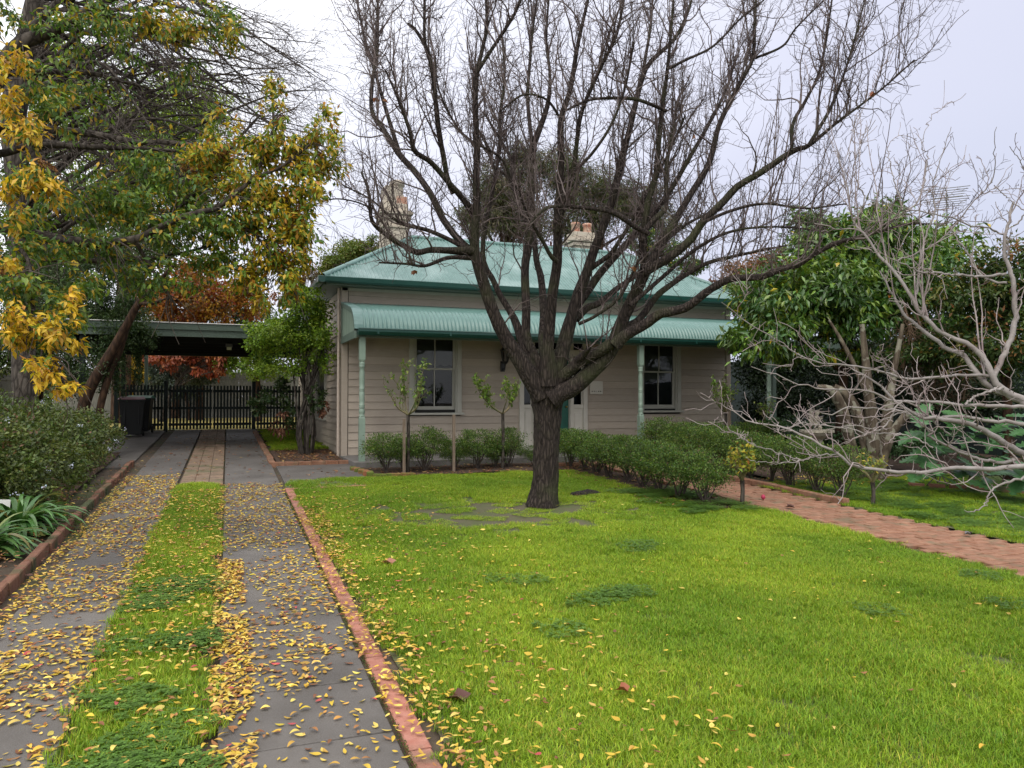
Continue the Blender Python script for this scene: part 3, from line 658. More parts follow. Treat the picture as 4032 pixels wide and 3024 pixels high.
# eaves: soffit, fascia, gutter
MB().box(ex0+.05, ex1-.05, ey0+.05, yb-.05, 3.915, 3.93).build('soffit', M['beam'], house)
fb = MB(); fb.box(ex0+.04, ex1-.04, ey0+.03, ey0+.06, 3.90, 4.04); fb.box(ex0+.03, ex0+.06, ey0+.03, yb, 3.90, 4.04); fb.box(ex1-.06, ex1-.03, ey0+.03, yb, 3.90, 4.04); fb.build('fascia', M['beam'], house)
gq = [(0, .115), (0, .02), (.03, 0), (.09, 0), (.12, .03), (.13, .11), (.12, .12), (.11, .105)]
MB().prism([(ey0+.03-u, 3.93+v) for u, v in gq], 'x', ex0-.1, ex1+.1).build('eave_gutter', M['gutter'], house)
MB().prism([(ex0+.03-u, 3.93+v) for u, v in gq], 'y', ey0-.1, yb).build('eave_gutter', M['gutter'], house)
MB().prism([(ex1-.03+u, 3.93+v) for u, v in gq], 'y', ey0-.1, yb).build('eave_gutter', M['gutter'], house)
# chimneys
def chimney(cx, cy, w_, zt, pot=True, broken=True):
    c = MB(); h = w_/2; d = .26
    c.box(cx-h, cx+h, cy-d, cy+d, 4.3, zt-.5)
    for i_, (e_, z0, z1) in enumerate(((.035, zt-.5, zt-.44), (.0, zt-.44, zt-.30), (.05, zt-.30, zt-.22), (.02, zt-.22, zt-.19), (.09, zt-.19, zt-.12), (.05, zt-.12, zt-.08), (-.01, zt-.08, zt+.08))):
        c.box(cx-h-e_, cx+h+e_, cy-d-e_, cy+d+e_, z0, z1-.001)
    o = c.build('chimney', M['chim'], house, .008)
    if pot:
        p = MB()
        p.box(cx-h+.02, cx+h*.25, cy-.2, cy+.2, zt+.08, zt+.46); p.box(cx-h+.06, cx+h*.2, cy-.2, cy+.15, zt+.46, zt+.50)
        p.build('chimney_top', M['chim'], o, .015)
        MB().lathe(cx+.07, cy+.0, [(.17, 0), (.17, .25), (.15, .27), (.15, .45), (.19, .47), (.17, .56), (.10, .6)], 14, z0=zt+.08).build('chimney_pot', M['terra'] if not broken else M['chim'], o)
        MB().box(cx+.02, cx+.27, cy-.21, cy-.1, zt+.08, zt+.26).build('exposed_brick', M['terra'], o, .01)
chimney(3.82, 17.75, .60, 6.22)
chimney(8.92, 18.1, .66, 6.02, broken=False, pot=False)
for q in range(2):
    MB().lathe(8.75+.34*q, 18.1, [(.12, 0), (.11, .2), (.13, .22), (.13, .27), (.1, .28)], 12, z0=6.1).build('chimney_pot', M['terra'], house)

# second plain post and pergola roof behind the last turned post
pg = empty('side_pergola', (11.9, 14.4, gf(14)), 'dark green timber frame beside the verandah end, half hidden under the broad leafed tree', 'pergola')
MB().box(11.62, 11.72, 13.9, 14.0, gf(14), 2.9).build('post', M['beam'], pg, .004)
MB().box(11.5, 15.5, 13.86, 13.92, 2.9, 3.05).build('rail', M['beam'], pg); MB().box(15.2, 15.3, 13.9, 14., gf(14), 2.9).build('post', M['beam'], pg)

# ------------------------------------------------------------------ carport, gates, fences, bins
cp = empty('carport', (-.3, 20, gf(20)), 'flat roofed green carport over the end of the driveway', 'carport')
MB().box(-3.6, 2.18, 17.0, 17.06, 3.0, 3.17).build('fascia_board', M['cpbeam'], cp, .003)
MB().box(-3.62, 2.18, 16.97, 17.0, 3.14, 3.27).build('barge_board', M['cpbeam'], cp, .003)
MB().box(-3.6, 2.18, 17.06, 23.0, 3.08, 3.12).build('roof_deck', M['dark'], cp)
MB().box(-3.65, 2.18, 16.95, 23.0, 3.275, 3.29).build('roof_flashing', M['white'], cp)
for k in range(6): MB().box(-3.6, 2.1, 17.9+k, 17.95+k, 2.94, 3.08).build('rafter', M['dark'], cp)
MB().box(-3.6, 2.15, 22.85, 23.0, 2.92, 3.08).build('rear_beam', M['fence'], cp)
for x, y in ((-2.42, 21.46), (-2.55, 17.2), (-2.42, 22.9)): MB().box(x-.05, x+.05, y-.05, y+.05, gf(y), 3.06).build('post', M['fence'], cp, .004)
MB().box(-1.95, -1.86, 23.35, 23.44, gf(23), 3.1).build('post', M['post'], cp, .004)
cl = MB().box(.12, .26, 17.9, 17.99, 2.86, 2.99).build('ceiling_light', M['palings'], cp, .01)
MB().box(.14, .24, 17.87, 17.9, 2.80, 2.87).build('lamp_glass', mat('amber_glass', (.5, .5, .25), .3), cl)

def picket_set(root, x0, x1, y, zb, zt, wslat=.052, gap=.03, posts=()):
    n = int((x1-x0)/(wslat+gap)); stp = (x1-x0)/n; b = MB(); b.prism([(-wslat/2, 0), (wslat/2, 0), (wslat/2, zt-zb-.02), (0, zt-zb), (-wslat/2, zt-zb-.02)], 'y', 0, .02)
    me = b.mesh('slat'); me.materials.append(M['fence'])
    for k in range(n):
        o = bpy.data.objects.new('slat', me); LK(o); o.parent = root; o.location = Vector((x0+stp*(k+.5), y-.03, zb+random.uniform(-.006, .006)))-root.location
    for z in (zb+.10, zb+.55, zb+1.02): MB().box(x0, x1, y, y+.045, z, z+.07).build('rail', M['fence'], root)
    for px in posts: MB().box(px-.05, px+.05, y-.02, y+.08, gf(y)-.05, zt+.12).build('post', M['fence'], root, .004)
gy = 22.84; zb_ = gf(gy)+.035; zt_ = 2.11
gt = empty('driveway_gate', (-.75, gy, gf(gy)), 'left leaf of the black picket driveway gate, nearer the bins', 'gate', 'gate leaves across the driveway')
picket_set(gt, -1.30, -.19, gy, zb_, zt_)
gt2 = empty('driveway_gate', (.35, gy, gf(gy)), 'right leaf of the black picket driveway gate, nearer the house', 'gate', 'gate leaves across the driveway')
picket_set(gt2, -.17, .85, gy, zb_, zt_)
pf = empty('picket_fence', (-1.8, gy, gf(gy)), 'short black picket fence panel behind the wheelie bins', 'fence', 'black picket panels beside the gate')
picket_set(pf, -2.35, -1.43, gy, zb_, zt_, posts=(-1.37,))
pf2 = empty('picket_fence', (1.4, gy, gf(gy)), 'short black picket fence panel between the gate and the house wall', 'fence', 'black picket panels beside the gate')
picket_set(pf2, .98, 2.2, gy, zb_, zt_, posts=(.91,))

def wheelie(x, y, rz, lid, label):
    o = empty('wheelie_bin', (x, y, gf(y)), label, 'wheelie bin', 'wheelie bins under the carport')
    b = MB(); a, c = .22, .25; A, C_ = .285, .33
    z0, z1 = .06, .92
    b.add([(-a, -c, z0), (a, -c, z0), (a, c, z0), (-a, c, z0), (-A, -C_, z1), (A, -C_, z1), (A, C_, z1), (-A, C_, z1)], [(3, 2, 1, 0), (0, 1, 5, 4), (1, 2, 6, 5), (2, 3, 7, 6), (3, 0, 4, 7)])
    b.box(-A-.02, A+.02, -C_-.02, C_+.03, z1-.05, z1-.001)
    for s in (-1, 1): b.box(s*.16-.02, s*.16+.02, -C_*.9-.02, -c, .3, z1-.06)
    b = b.build('body', M['binbody'], o, .012, loc=(x, y, gf(y)))
    l = MB(); n = 9; V = []
    for u in np.linspace(0, 1, n):
        yy = -C_-.04+u*(2*C_+.1); zz = z1+.005+.07*math.sin(min(1, u*1.25)*PI/2)
        V += [(-A-.03, yy, z1), (-A+.0, yy, zz), (A, yy, zz), (A+.03, yy, z1)]
    fs = []
    for k in range(n-1): fs += [(4*k+j, 4*k+j+1, 4*k+5+j, 4*k+4+j) for j in range(3)]
    fs += [(0, 3, 2, 1), (4*n-4, 4*n-3, 4*n-2, 4*n-1)]
    l.add(V, fs); l.build('lid', lid, o, loc=(x, y, gf(y)))
    v, f = tubes(np.array([[(-A, C_+.07, z1-.02), (A, C_+.07, z1-.02)]]), np.full((1, 2), .014), 8); MB().add(v, f).build('handle', M['binbody'], o, loc=(x, y, gf(y)))
    for s in (-1, 1):
        wv = MB(); wv.lathe(0, 0, [(.1, -.022), (.1, .022)], 14); me = wv.mesh('wheel')
        for vv in me.vertices: vv.co = Vector((s*.26+vv.co.z, C_-.03+vv.co.x*1, .1+vv.co.y))
        link_mesh('wheel', me, M['binbody'], o, loc=(x, y, gf(y)))
    o.rotation_euler = (0, 0, rz)
wheelie(-2.03, 21.05, .1, M['lidred'], 'black wheelie bin with a maroon lid, the nearer of the two under the carport')
wheelie(-1.93, 22.0, -.05, M['lidgreen'], 'black wheelie bin with a green lid standing behind the maroon lidded one')

def paling_fence(name, p0, p1, h, label, m_, wpal=.15, maxn=200):
    p0 = np.array(p0, float); p1 = np.array(p1, float); Ln = np.linalg.norm(p1-p0); d = (p1-p0)/Ln; n = int(Ln/wpal)
    o = empty(name, (*p0, gf(p0[1])), label, 'fence'); me = MB().box(-wpal*.485, wpal*.485, -.01, .01, 0, h).mesh('paling'); me.materials.append(m_); ang = math.atan2(d[1], d[0])
    for k in range(min(n, maxn)):
        q = p0+d*(k+.5)*wpal; c = bpy.data.objects.new('paling', me); LK(c); c.parent = o; c.location = Vector((q[0], q[1], gf(q[1])+random.uniform(-.01, .01)))-o.location; c.rotation_euler = (0, 0, ang+random.uniform(-.03, .03))
    nrm_ = np.array([-d[1], d[0]])
    b = MB()
    for z in (.3, h-.3):
        a = p0-nrm_*.03; c = p1-nrm_*.03
        b.add([(a[0], a[1], gf(a[1])+z), (c[0], c[1], gf(c[1])+z), (c[0], c[1], gf(c[1])+z+.08), (a[0], a[1], gf(a[1])+z+.08)], [(0, 1, 2, 3)])
    b.build('rail', m_, o)
paling_fence('paling_fence', (-5.2, 3), (-5.2, 25), 1.65, 'weathered grey green paling fence behind the flowering shrub at the left boundary', M['palings'])
paling_fence('paling_fence', (16.2, 2), (16.2, 26), 2.2, 'dark paling fence added to darken the background of the garden beyond the brick path', M['fence'])  # added backing, keeps the gaps behind the planting dark
paling_fence('paling_fence', (-6, 34), (17, 34), 1.9, 'dull brown paling fence across the back of the yard', M['palings'])

# ------------------------------------------------------------------ trees and plants
def V2(pts, depths):
    """list of (x,y,width px) in the photo's 2212 view + start/end distance -> points, radii"""
    a = np.array(pts, float); n = len(a)
    s = np.concatenate([[0], np.cumsum(np.hypot(*np.diff(a[:, :2], axis=0).T))]); s /= s[-1]
    dd = np.interp(s, np.linspace(0, 1, len(depths)), depths)
    return at(a[:, 0], a[:, 1], dd), a[:, 2]*1.8228/FPX*dd/2

def knobbly(name, P, R, sides=20, amp=.06):
    """a limb with an uneven surface"""
    k = len(P); v, f = tubes(P[None], R[None], sides); v = v.reshape(k, sides, 3); c = P[:, None]
    a = np.arange(sides)*2*PI/sides; s = np.arange(k)[:, None]
    ph = rng.random(4)*6
    n_ = 1+amp*(np.sin(a*3+s*.35+ph[0])*.5+np.sin(a*5-s*.6+ph[1])*.35+rng.normal(size=(k, sides))*.35)
    v = c+(v-c)*n_[..., None]
    return np_mesh(name, v.reshape(-1, 3), f, smooth=True)

tree_base = at(1172, 1088, 9.9)
pear = empty('bare_pear_tree', (3.93, 9.12, gf(9.12)), 'large leafless tree with dark fissured bark in the middle of the lawn', 'tree')
tr_pts = [(1173, 1093, 76), (1174, 1080, 68), (1176, 1060, 60), (1178, 1030, 56), (1180, 980, 55), (1181, 930, 57), (1182, 890, 62), (1183, 860, 72), (1184, 835, 82), (1185, 815, 60)]
P, R_ = V2(tr_pts, [9.9, 9.9]); P, R_ = resample(P, R_, 46)
link_mesh('trunk', knobbly('trunk', P, R_, 36, .05), M['bark'], pear)
limbs = [
 ([(1172,858,46),(1140,805,40),(1112,760,32),(1085,715,29),(1062,665,27),(1045,612,25),(1033,575,24),(1026,545,22),(1025,500,20),(1029,460,18),(1028,400,15),(1030,330,14),(1027,226,12),(1029,158,12)],[9.8,9.5,9.3]),
 ([(1029,158,9),(1060,110,8),(1103,45,7),(1125,0,6),(1150,-60,4)],[9.3,9.0]),
 ([(1029,158,10),(1048,81,8),(1052,52,8),(1050,0,6),(1048,-80,4)],[9.3,9.5]),
 ([(1028,470,16),(1000,430,13),(966,391,12),(930,350,11),(896,326,11),(886,285,9),(868,235,7),(850,190,5),(832,150,4)],[9.6,8.9,8.6]),
 ([(1031,552,20),(1005,532,16),(980,505,15),(955,470,14),(931,420,14),(896,370,13),(864,335,13),(826,277,11),(803,239,9),(805,168,8),(813,129,8),(816,48,7),(816,-10,5)],[9.55,10.2,10.6]),
 ([(864,335,10),(838,251,9),(819,187,8),(805,139,7),(787,81,6),(771,0,4)],[10.4,10.8]),
 ([(980,418,14),(967,387,12),(961,355,12),(948,284,12),(942,226,11),(934,155,10),(922,106,9),(897,64,7),(880,50,5)],[9.4,9.0,8.8]),
 ([(922,106,7),(917,80,7),(917,0,6),(915,-80,4)],[8.9,8.8]),
 ([(1022,542,20),(968,541,15),(931,540,13),(901,545,13),(874,532,12),(846,515,11),(807,483,9),(799,448,7),(797,416,6),(780,370,4)],[9.5,8.9,8.6]),
 ([(1018,557,11),(968,557,9),(918,574,7),(876,570,5),(819,567,4)],[9.5,9.0,8.6]),
 ([(1018,545,12),(975,520,10),(931,500,9),(896,490,9),(869,483,8),(840,465,6),(800,430,4),(740,400,3)],[9.5,9.2]),
 ([(799,448,4),(765,435,3.5),(720,430,3),(670,445,2)],[8.7,8.3]),
 ([(1178,815,30),(1145,777,23),(1127,732,20),(1112,690,17),(1097,665,14),(1080,637,13),(1063,600,12),(1045,565,11),(1046,500,10),(1062,420,9),(1078,330,8),(1080,250,7),(1090,170,6),(1085,80,4)],[9.8,10.4,10.7]),
 ([(1180,820,30),(1155,770,24),(1137,730,20),(1137,676,19),(1134,577,18),(1142,527,18),(1147,428,17),(1149,380,15),(1151,322,15),(1161,290,14),(1183,226,10),(1188,160,7),(1180,90,6),(1185,0,4)],[9.8,10.2,10.4]),
 ([(1151,322,10),(1140,219,8),(1145,129,7),(1150,71,6),(1160,0,4)],[10.3,10.8]),
 ([(1182,800,26),(1172,740,18),(1174,676,16),(1169,602,15),(1159,565,13),(1150,500,11),(1128,460,10),(1100,380,9),(1071,371,8),(1048,306,6),(1032,284,4)],[9.9,10.8,11.2]),
 ([(1150,500,9),(1122,451,9),(1110,380,8),(1100,335,7),(1070,285,6),(1045,242,4)],[11,11.3]),
 ([(1186,830,50),(1184,760,28),(1184,740,25),(1193,640,23),(1204,565,21),(1204,478,19),(1207,428,17),(1211,378,16),(1212,329,15),(1212,258,13),(1232,193,11),(1248,97,9),(1270,0,6)],[9.75,9.3,9.0]),
 ([(1206,500,12),(1219,432,12),(1238,371,11),(1248,290,10),(1254,251,10),(1270,206,9),(1303,135,8),(1332,74,7),(1348,0,5)],[9.3,8.8,8.5]),
 ([(1204,566,12),(1187,548,9),(1172,520,8),(1154,490,7),(1130,440,5),(1120,400,3)],[9.3,8.8]),
 ([(1190,830,46),(1212,770,32),(1221,740,28),(1246,646,25),(1266,592,22),(1283,540,20),(1303,490,18),(1320,441,17),(1333,391,16),(1347,329,15),(1359,284,13),(1384,180,11),(1404,135,10),(1455,87,8),(1481,39,7),(1494,0,5)],[9.8,9.9,9.9]),
 ([(1384,180,8),(1395,120,7),(1405,60,6),(1410,0,4)],[9.9,10.1]),
 ([(1200,800,30),(1216,740,24),(1236,676,21),(1271,627,18),(1295,592,17),(1330,552,16),(1360,520,15),(1385,492,13),(1420,450,12),(1455,400,11),(1490,340,9),(1530,270,8),(1570,190,6),(1590,120,5)],[9.9,10.7,11.2]),
 ([(1244,690,16),(1270,664,15),(1295,655,14),(1328,627,12),(1370,597,11),(1400,570,9),(1440,520,8),(1490,480,6),(1560,450,4)],[10.1,10.6,11]),
 ([(1266,587,12),(1308,557,11),(1325,540,10),(1370,470,8),(1400,410,7),(1440,340,6),(1480,250,4)],[9.9,9.5]),
 ([(1192,862,50),(1215,846,42),(1240,836,38),(1271,808,36),(1310,770,33),(1328,738,31),(1340,703,28),(1357,664,26),(1382,614,24),(1395,580,24),(1388,552,20),(1390,503,17),(1402,428,14),(1417,379,13),(1421,329,11),(1430,240,9),(1442,150,8),(1450,60,6),(1455,0,4)],[9.75,9.3,9.0]),
 ([(1391,500,12),(1410,478,12),(1427,462,12),(1439,446,11),(1439,366,9),(1450,300,7),(1462,220,5)],[9.1,9.3]),
 ([(1392,582,20),(1407,563,17),(1427,527,16),(1457,478,15),(1494,416,14),(1531,354,13),(1552,274,11),(1578,219,10),(1607,164,9),(1626,126,8),(1630,64,7),(1633,0,5)],[9.2,9.4,9.6]),
 ([(1392,588,22),(1410,577,20),(1444,557,19),(1489,520,18),(1519,478,17),(1563,436,16),(1593,403,15),(1646,371,14),(1713,326,12),(1746,315,10),(1804,268,6),(1904,193,4),(1975,129,2.5)],[9.2,8.8,8.5]),
 ([(1710,326,8),(1713,268,8),(1739,219,7),(1768,161,6),(1784,90,5),(1797,0,3.5)],[8.6,8.7]),
 ([(1746,315,8),(1791,239,7),(1823,161,5),(1850,70,4),(1868,0,3)],[8.6,8.4]),
 ([(1330,745,30),(1350,725,25),(1395,700,22),(1425,678,21),(1457,672,20),(1489,660,19),(1531,627,17),(1580,602,15),(1646,598,14),(1690,580,13),(1726,573,12),(1748,556,11),(1804,526,10),(1858,512,8),(1914,496,6),(1956,484,5),(2012,484,3)],[9.4,8.6,8.2]),
 ([(1198,836,34),(1215,815,28),(1246,787,25),(1283,765,24),(1322,742,24)],[9.8,9.6,9.45]),
 ([(1335,735,20),(1355,706,16),(1382,688,15),(1419,639,14),(1450,615,12),(1484,592,11),(1531,567,9),(1593,552,7),(1650,540,5),(1700,530,3)],[9.5,9.9,10.1]),
 ([(1402,505,12),(1372,490,11),(1330,462,10),(1290,452,9),(1235,447,8),(1190,447,7),(1160,465,6),(1135,500,5),(1122,530,3)],[9.1,8.3]),
 ([(1440,240,7),(1405,225,8),(1370,214,8),(1320,212,7),(1270,217,6),(1220,240,4)],[9.0,8.6]),
 ([(1212,258,6),(1180,215,5),(1130,205,5),(1080,240,4)],[9.1,8.7]),
 ([(1250,700,8),(1290,680,7),(1340,640,6),(1380,560,5)],[9.4,9.0]),
 ([(1246,780,20),(1262,765,13),(1272,752,12)],[9.6,9.35]),
 ([(1440,150,7),(1480,130,6),(1540,100,5),(1600,40,4),(1650,0,3)],[9.0,9.3]),
 ([(1630,126,6),(1690,100,5),(1720,60,4),(1780,0,3)],[9.6,9.4]),
 ([(1520,480,8),(1580,455,7),(1650,440,6),(1740,450,4),(1830,440,3)],[8.9,8.5]),
 ([(1360,660,10),(1430,600,9),(1500,540,8),(1580,500,6),(1680,490,4),(1780,500,3)],[9.2,9.6]),
 ([(1240,371,7),(1280,330,7),(1320,270,6),(1350,190,5),(1370,90,4)],[8.8,8.4]),
 ([(1147,428,8),(1110,400,7),(1080,340,6),(1000,290,5),(950,200,4),(940,120,3)],[10.2,9.6]),
]
LP, LR = [], []
for pts, dep in limbs:
    P, R_ = V2(pts, dep); P, R_ = resample(P, R_, 40)
    R_ = np.maximum(R_, .004)
    LP.append(P); LR.append(R_)
    link_mesh('branch', knobbly('branch', P, R_, 14 if R_.max() > .04 else 8, .07), M['bark'], pear)
LP = np.array(LP); LR = np.array(LR)
cen = np.array([3.9, 9.1, 2.2])
a1, r1 = sprout(LP, LR, 560, (.5, 1.7), tang=.35, up=.55, out=.75, k=9, wander=.22, curl=.12, tmin=.22, rmax=.013, rtip=.003, center=cen, tpow=.8)
a2, r2 = sprout(np.concatenate([a1]), np.concatenate([r1]), 3900, (.2, .8), tang=.4, up=.35, out=.8, k=6, wander=.35, curl=.10, tmin=.12, rmax=.005, rtip=.0017, jag=.006)
i1 = [rng.random(LP.shape[0]) < 2]
a3, r3 = sprout(LP, LR, 2600, (.08, .5), tang=.1, up=.25, out=.9, k=5, wander=.45, curl=.05, tmin=.35, rmax=.006, rtip=.0022)
a4, r4 = sprout(a2, r2, 9000, (.04, .16), tang=.5, up=.25, out=.8, k=3, wander=.4, curl=.05, tmin=.05, rmax=.003, rtip=.0019)
a5, r5 = sprout(a1, r1, 3500, (.04, .12), tang=.4, up=.2, out=.9, k=3, wander=.4, tmin=.1, rmax=.003, rtip=.0022)
# long straight water shoots, the vertical hatching of the upper crown
a6, r6 = sprout(LP, LR, 260, (.8, 2.0), tang=.35, up=1.3, out=.3, k=9, wander=.07, curl=.10, tmin=.45, rmax=.009, rtip=.0026)
a7, r7 = sprout(a6, r6, 2400, (.05, .3), tang=.6, up=.4, out=.6, k=4, wander=.25, tmin=.15, rmax=.004, rtip=.002)
o = link_mesh('twigs', tube_mesh('twigs', [(a1, r1, 5), (a2, r2, 3), (a3, r3, 3), (a4, r4, 3), (a5, r5, 3), (a6, r6, 5), (a7, r7, 3)]), M['twig'], pear); o['kind'] = 'stuff'
# a fresh scar and a few dead leaves caught in the crown
cl_px = [(905, 700/1.0*.248+0, 0)]
dl = [(895, 583, 9.0), (1188, 520, 9.2), (1370, 575, 9.0), (1885, 197, 8.5), (1500, 290, 9), (832, 212, 8.8), (812, 210, 8.7)]
for x, y, d in dl:
    c = at(x, y, d); n = 3; v, f, c_ = leaves(np.repeat(c[None], n, 0), rng.normal(size=(n, 3))*.4+[0, 0, -1], rng.normal(size=(n, 3)), np.full(n, .07), np.full(n, .045), pal(n, [(1, (.22, .09, .04))]))
    link_mesh('dead_leaf', np_mesh('dead_leaf', v, f, c_), M['litter'], pear)

# pale magnolia reaching in from the right
mag = empty('pale_magnolia', (5.6, 3.0, gf(3)), 'smooth grey barked leafless tree reaching in over the path from beyond the right edge', 'tree')
Z5 = lambda q, ox=1591., oy=658.: [(ox+.281*a, oy+.281*b, c*.281) for a, b, c in q]
Z8 = lambda q: Z5(q, 1591., 274.)
ml_ = [
 (Z5([(2600,1150,60),(2300,1235,46),(2209,1240,42),(1960,1262,36),(1700,1250,33),(1530,1275,30),(1300,1292,28),(1090,1270,27),(950,1262,26),(890,1255,24),(850,1215,23),(770,1130,21),(690,1100,20),(590,1040,18),(430,975,16),(320,930,14),(210,930,12),(60,875,10),(0,830,8),(-60,780,6)]),[4.9,4.6,4.9]),
 (Z5([(770,1150,12),(600,1165,11),(480,1195,11),(330,1140,9),(200,1100,8),(60,1040,7),(-60,960,5)]),[4.7,4.8]),
 (Z5([(600,1165,7),(480,1205,7),(300,1215,6),(120,1200,5),(70,1170,4)]),[4.7,4.6]),
 (Z5([(2500,1300,60),(2209,1160,56),(2100,1100,52),(1950,1000,46),(1850,940,42),(1700,895,38),(1550,880,33),(1440,870,28),(1380,850,24),(1200,730,20),(1100,620,17),(980,540,14),(900,500,10),(820,440,7)]),[5.0,4.8,5.2]),
 (Z5([(2150,1180,30),(2060,1220,28),(1900,1190,26),(1700,1130,22),(1560,1060,19),(1460,1005,16),(1530,990,14),(1440,930,12),(1410,900,8)]),[4.9,4.8]),
 (Z5([(2209,730,60),(2050,650,55),(1970,560,48),(1900,420,42),(1870,370,40),(1750,290,36),(1560,210,32),(1470,120,30),(1400,50,28),(1370,-10,27),(1250,-210,25),(1100,-380,21),(1000,-520,18),(930,-590,16),(880,-710,13),(850,-900,11),(800,-1080,8),(770,-1190,5)]),[5.2,5.5,5.9]),
 (Z5([(2400,1000,80),(2300,850,70),(2209,760,60),(2100,700,52),(1900,600,44),(1750,400,38),(1600,330,32),(1400,170,26),(1290,80,22),(1240,0,20),(1180,-120,14),(1100,-260,9)]),[5.1,5.4,5.8]),
 (Z5([(1990,545,26),(1830,545,24),(1650,548,21),(1400,570,20),(1250,560,19),(1060,500,18),(850,470,15),(620,440,12),(450,370,11),(300,260,9),(150,180,8),(0,70,6),(-120,-20,4)]),[5.3,5.0,4.8]),
 (Z5([(2400,950,36),(2209,920,32),(2000,900,28),(1700,860,24),(1550,870,21),(1300,820,17),(1100,800,14),(850,790,12),(750,840,10),(640,830,6)]),[4.9,5.3]),
 (Z5([(2300,800,34),(2209,790,30),(1900,770,27),(1700,770,25),(1450,745,22),(1200,740,18),(1000,660,15),(700,650,12),(400,590,9),(330,550,8),(110,475,5)]),[5.1,4.9]),
 (Z5([(1960,600,36),(2010,480,38),(2070,350,40),(2130,200,40),(2140,0,38),(2120,-200,34),(2080,-330,28),(2060,-480,24),(2100,-680,20),(2130,-790,18)]),[5.3,5.6]),
 (Z5([(2300,1300,22),(2209,1330,20),(2050,1380,17),(1970,1420,14),(1920,1500,12),(1890,1560,10),(1800,1595,8),(1750,1580,6)]),[4.6,4.4]),
 (Z5([(1750,770,16),(1850,700,16),(1960,660,20),(2050,640,22)]),[5.0,5.2]),
 (Z5([(1440,940,12),(1300,830,11),(1100,900,12),(1050,960,10),(900,930,9),(700,960,8)]),[4.9,5.0]),
 (Z5([(1510,1100,14),(1380,1030,12),(1200,990,11),(1020,995,10),(880,960,9),(700,930,7),(560,920,5),(480,880,4)]),[4.8,4.9]),
 (Z5([(1640,1000,14),(1300,750,12),(1140,940,12),(970,1000,10)]),[4.9,4.8]),
 (Z8([(1380,1290,20),(1400,1150,18),(1430,950,15),(1480,780,13),(1530,620,12),(1500,500,9),(1550,300,8),(1580,220,6),(1650,0,4)]),[5.6,5.7]),
 (Z8([(1240,1030,14),(1450,940,13),(1600,840,12),(1700,740,11),(1800,600,9),(1950,440,8),(1990,300,7),(1980,150,6),(2000,0,4)]),[5.7,5.4]),
 (Z8([(900,750,12),(980,560,10),(930,420,8),(900,300,6),(1000,0,4)]),[5.8,5.9]),
 (Z8([(1280,640,12),(1240,500,10),(1190,330,8),(1160,150,5)]),[5.7,5.9]),
 (Z8([(1300,650,14),(1400,560,12),(1450,380,9),(1470,200,7),(1420,150,5),(1500,-100,4)]),[5.6,5.8]),
 (Z8([(2070,1130,22),(1900,1150,20),(1700,1140,18),(1560,1125,16),(1420,1120,14),(1300,1060,10),(1150,1000,6)]),[5.5,5.3]),
 (Z8([(2080,1200,20),(1950,1180,17),(1840,1100,16),(1780,970,14),(1700,870,11),(1640,760,8)]),[5.4,5.8]),
 (Z8([(2130,760,12),(2200,700,11),(2260,500,9),(2200,300,7),(2100,150,5)]),[5.6,5.5]),
 (Z8([(2110,870,14),(1950,780,13),(1800,760,12),(1650,700,11),(1400,650,9),(1200,600,6),(1000,560,4)]),[5.6,5.4]),
 (Z8([(1980,450,8),(2100,560,8),(2209,640,9),(2300,700,10)]),[5.5,5.4]),
 (Z5([(2600,1600,110),(2500,1300,100),(2430,1100,95),(2380,950,90),(2300,800,70)]),[5.1,5.1]),
]
MP, MR = [], []
for pts, dep in ml_:
    P, R_ = V2(pts, dep); P, R_ = resample(P, R_, 36); P[1:-1] += rng.normal(size=(34, 3))*.004
    MP.append(P); MR.append(R_); link_mesh('branch', knobbly('branch', P, R_, 9, .05), M['pale'], mag)
MP = np.array(MP); MR = np.array(MR)
tb = at(2440, 1290, 5.1); P, R_ = resample(np.array([(tb[0], tb[1], gf(tb[1])-.05), (tb[0], tb[1], .5), tuple(at(2500*.281+1591, 1300*.281+658, 5.1)), tuple(at(2400*.281+1591, 1000*.281+658, 5.1))]), np.array([.13, .1, .085, .08]), 20)
link_mesh('trunk', knobbly('trunk', P, R_, 16, .05), M['pale'], mag)
b1, q1 = sprout(MP, MR, 120, (.2, .6), tang=.8, up=.1, out=.7, k=8, wander=.28, curl=.06, tmin=.15, rmax=.006, rtip=.0022, jag=.004)
b2, q2 = sprout(b1, q1, 300, (.08, .3), tang=.5, up=.2, out=.7, k=5, wander=.3, tmin=.2, rmax=.004, rtip=.0018, jag=.003)
b3, q3 = sprout(MP, MR, 420, (.03, .09), tang=.4, up=.15, out=.8, k=3, wander=.3, tmin=.1, rmax=.004, rtip=.002)
b4, q4 = sprout(MP[5:7], MR[5:7], 16, (.7, 1.5), tang=.2, up=1.3, out=.3, k=9, wander=.10, curl=.08, tmin=.3, rmax=.008, rtip=.002)
b5, q5 = sprout(b4, q4, 160, (.03, .10), tang=.6, up=.3, out=.6, k=3, tmin=.1, rmax=.003, rtip=.002)
b6, q6 = sprout(b1, q1, 500, (.02, .05), tang=.4, up=.1, out=.8, k=3, tmin=.1, rmax=.003, rtip=.0018)
link_mesh('twigs', tube_mesh('twigs', [(b1, q1, 5), (b2, q2, 4), (b3, q3, 4), (b4, q4, 5), (b5, q5, 4), (b6, q6, 3)]), M['palet'], mag)['kind'] = 'stuff'

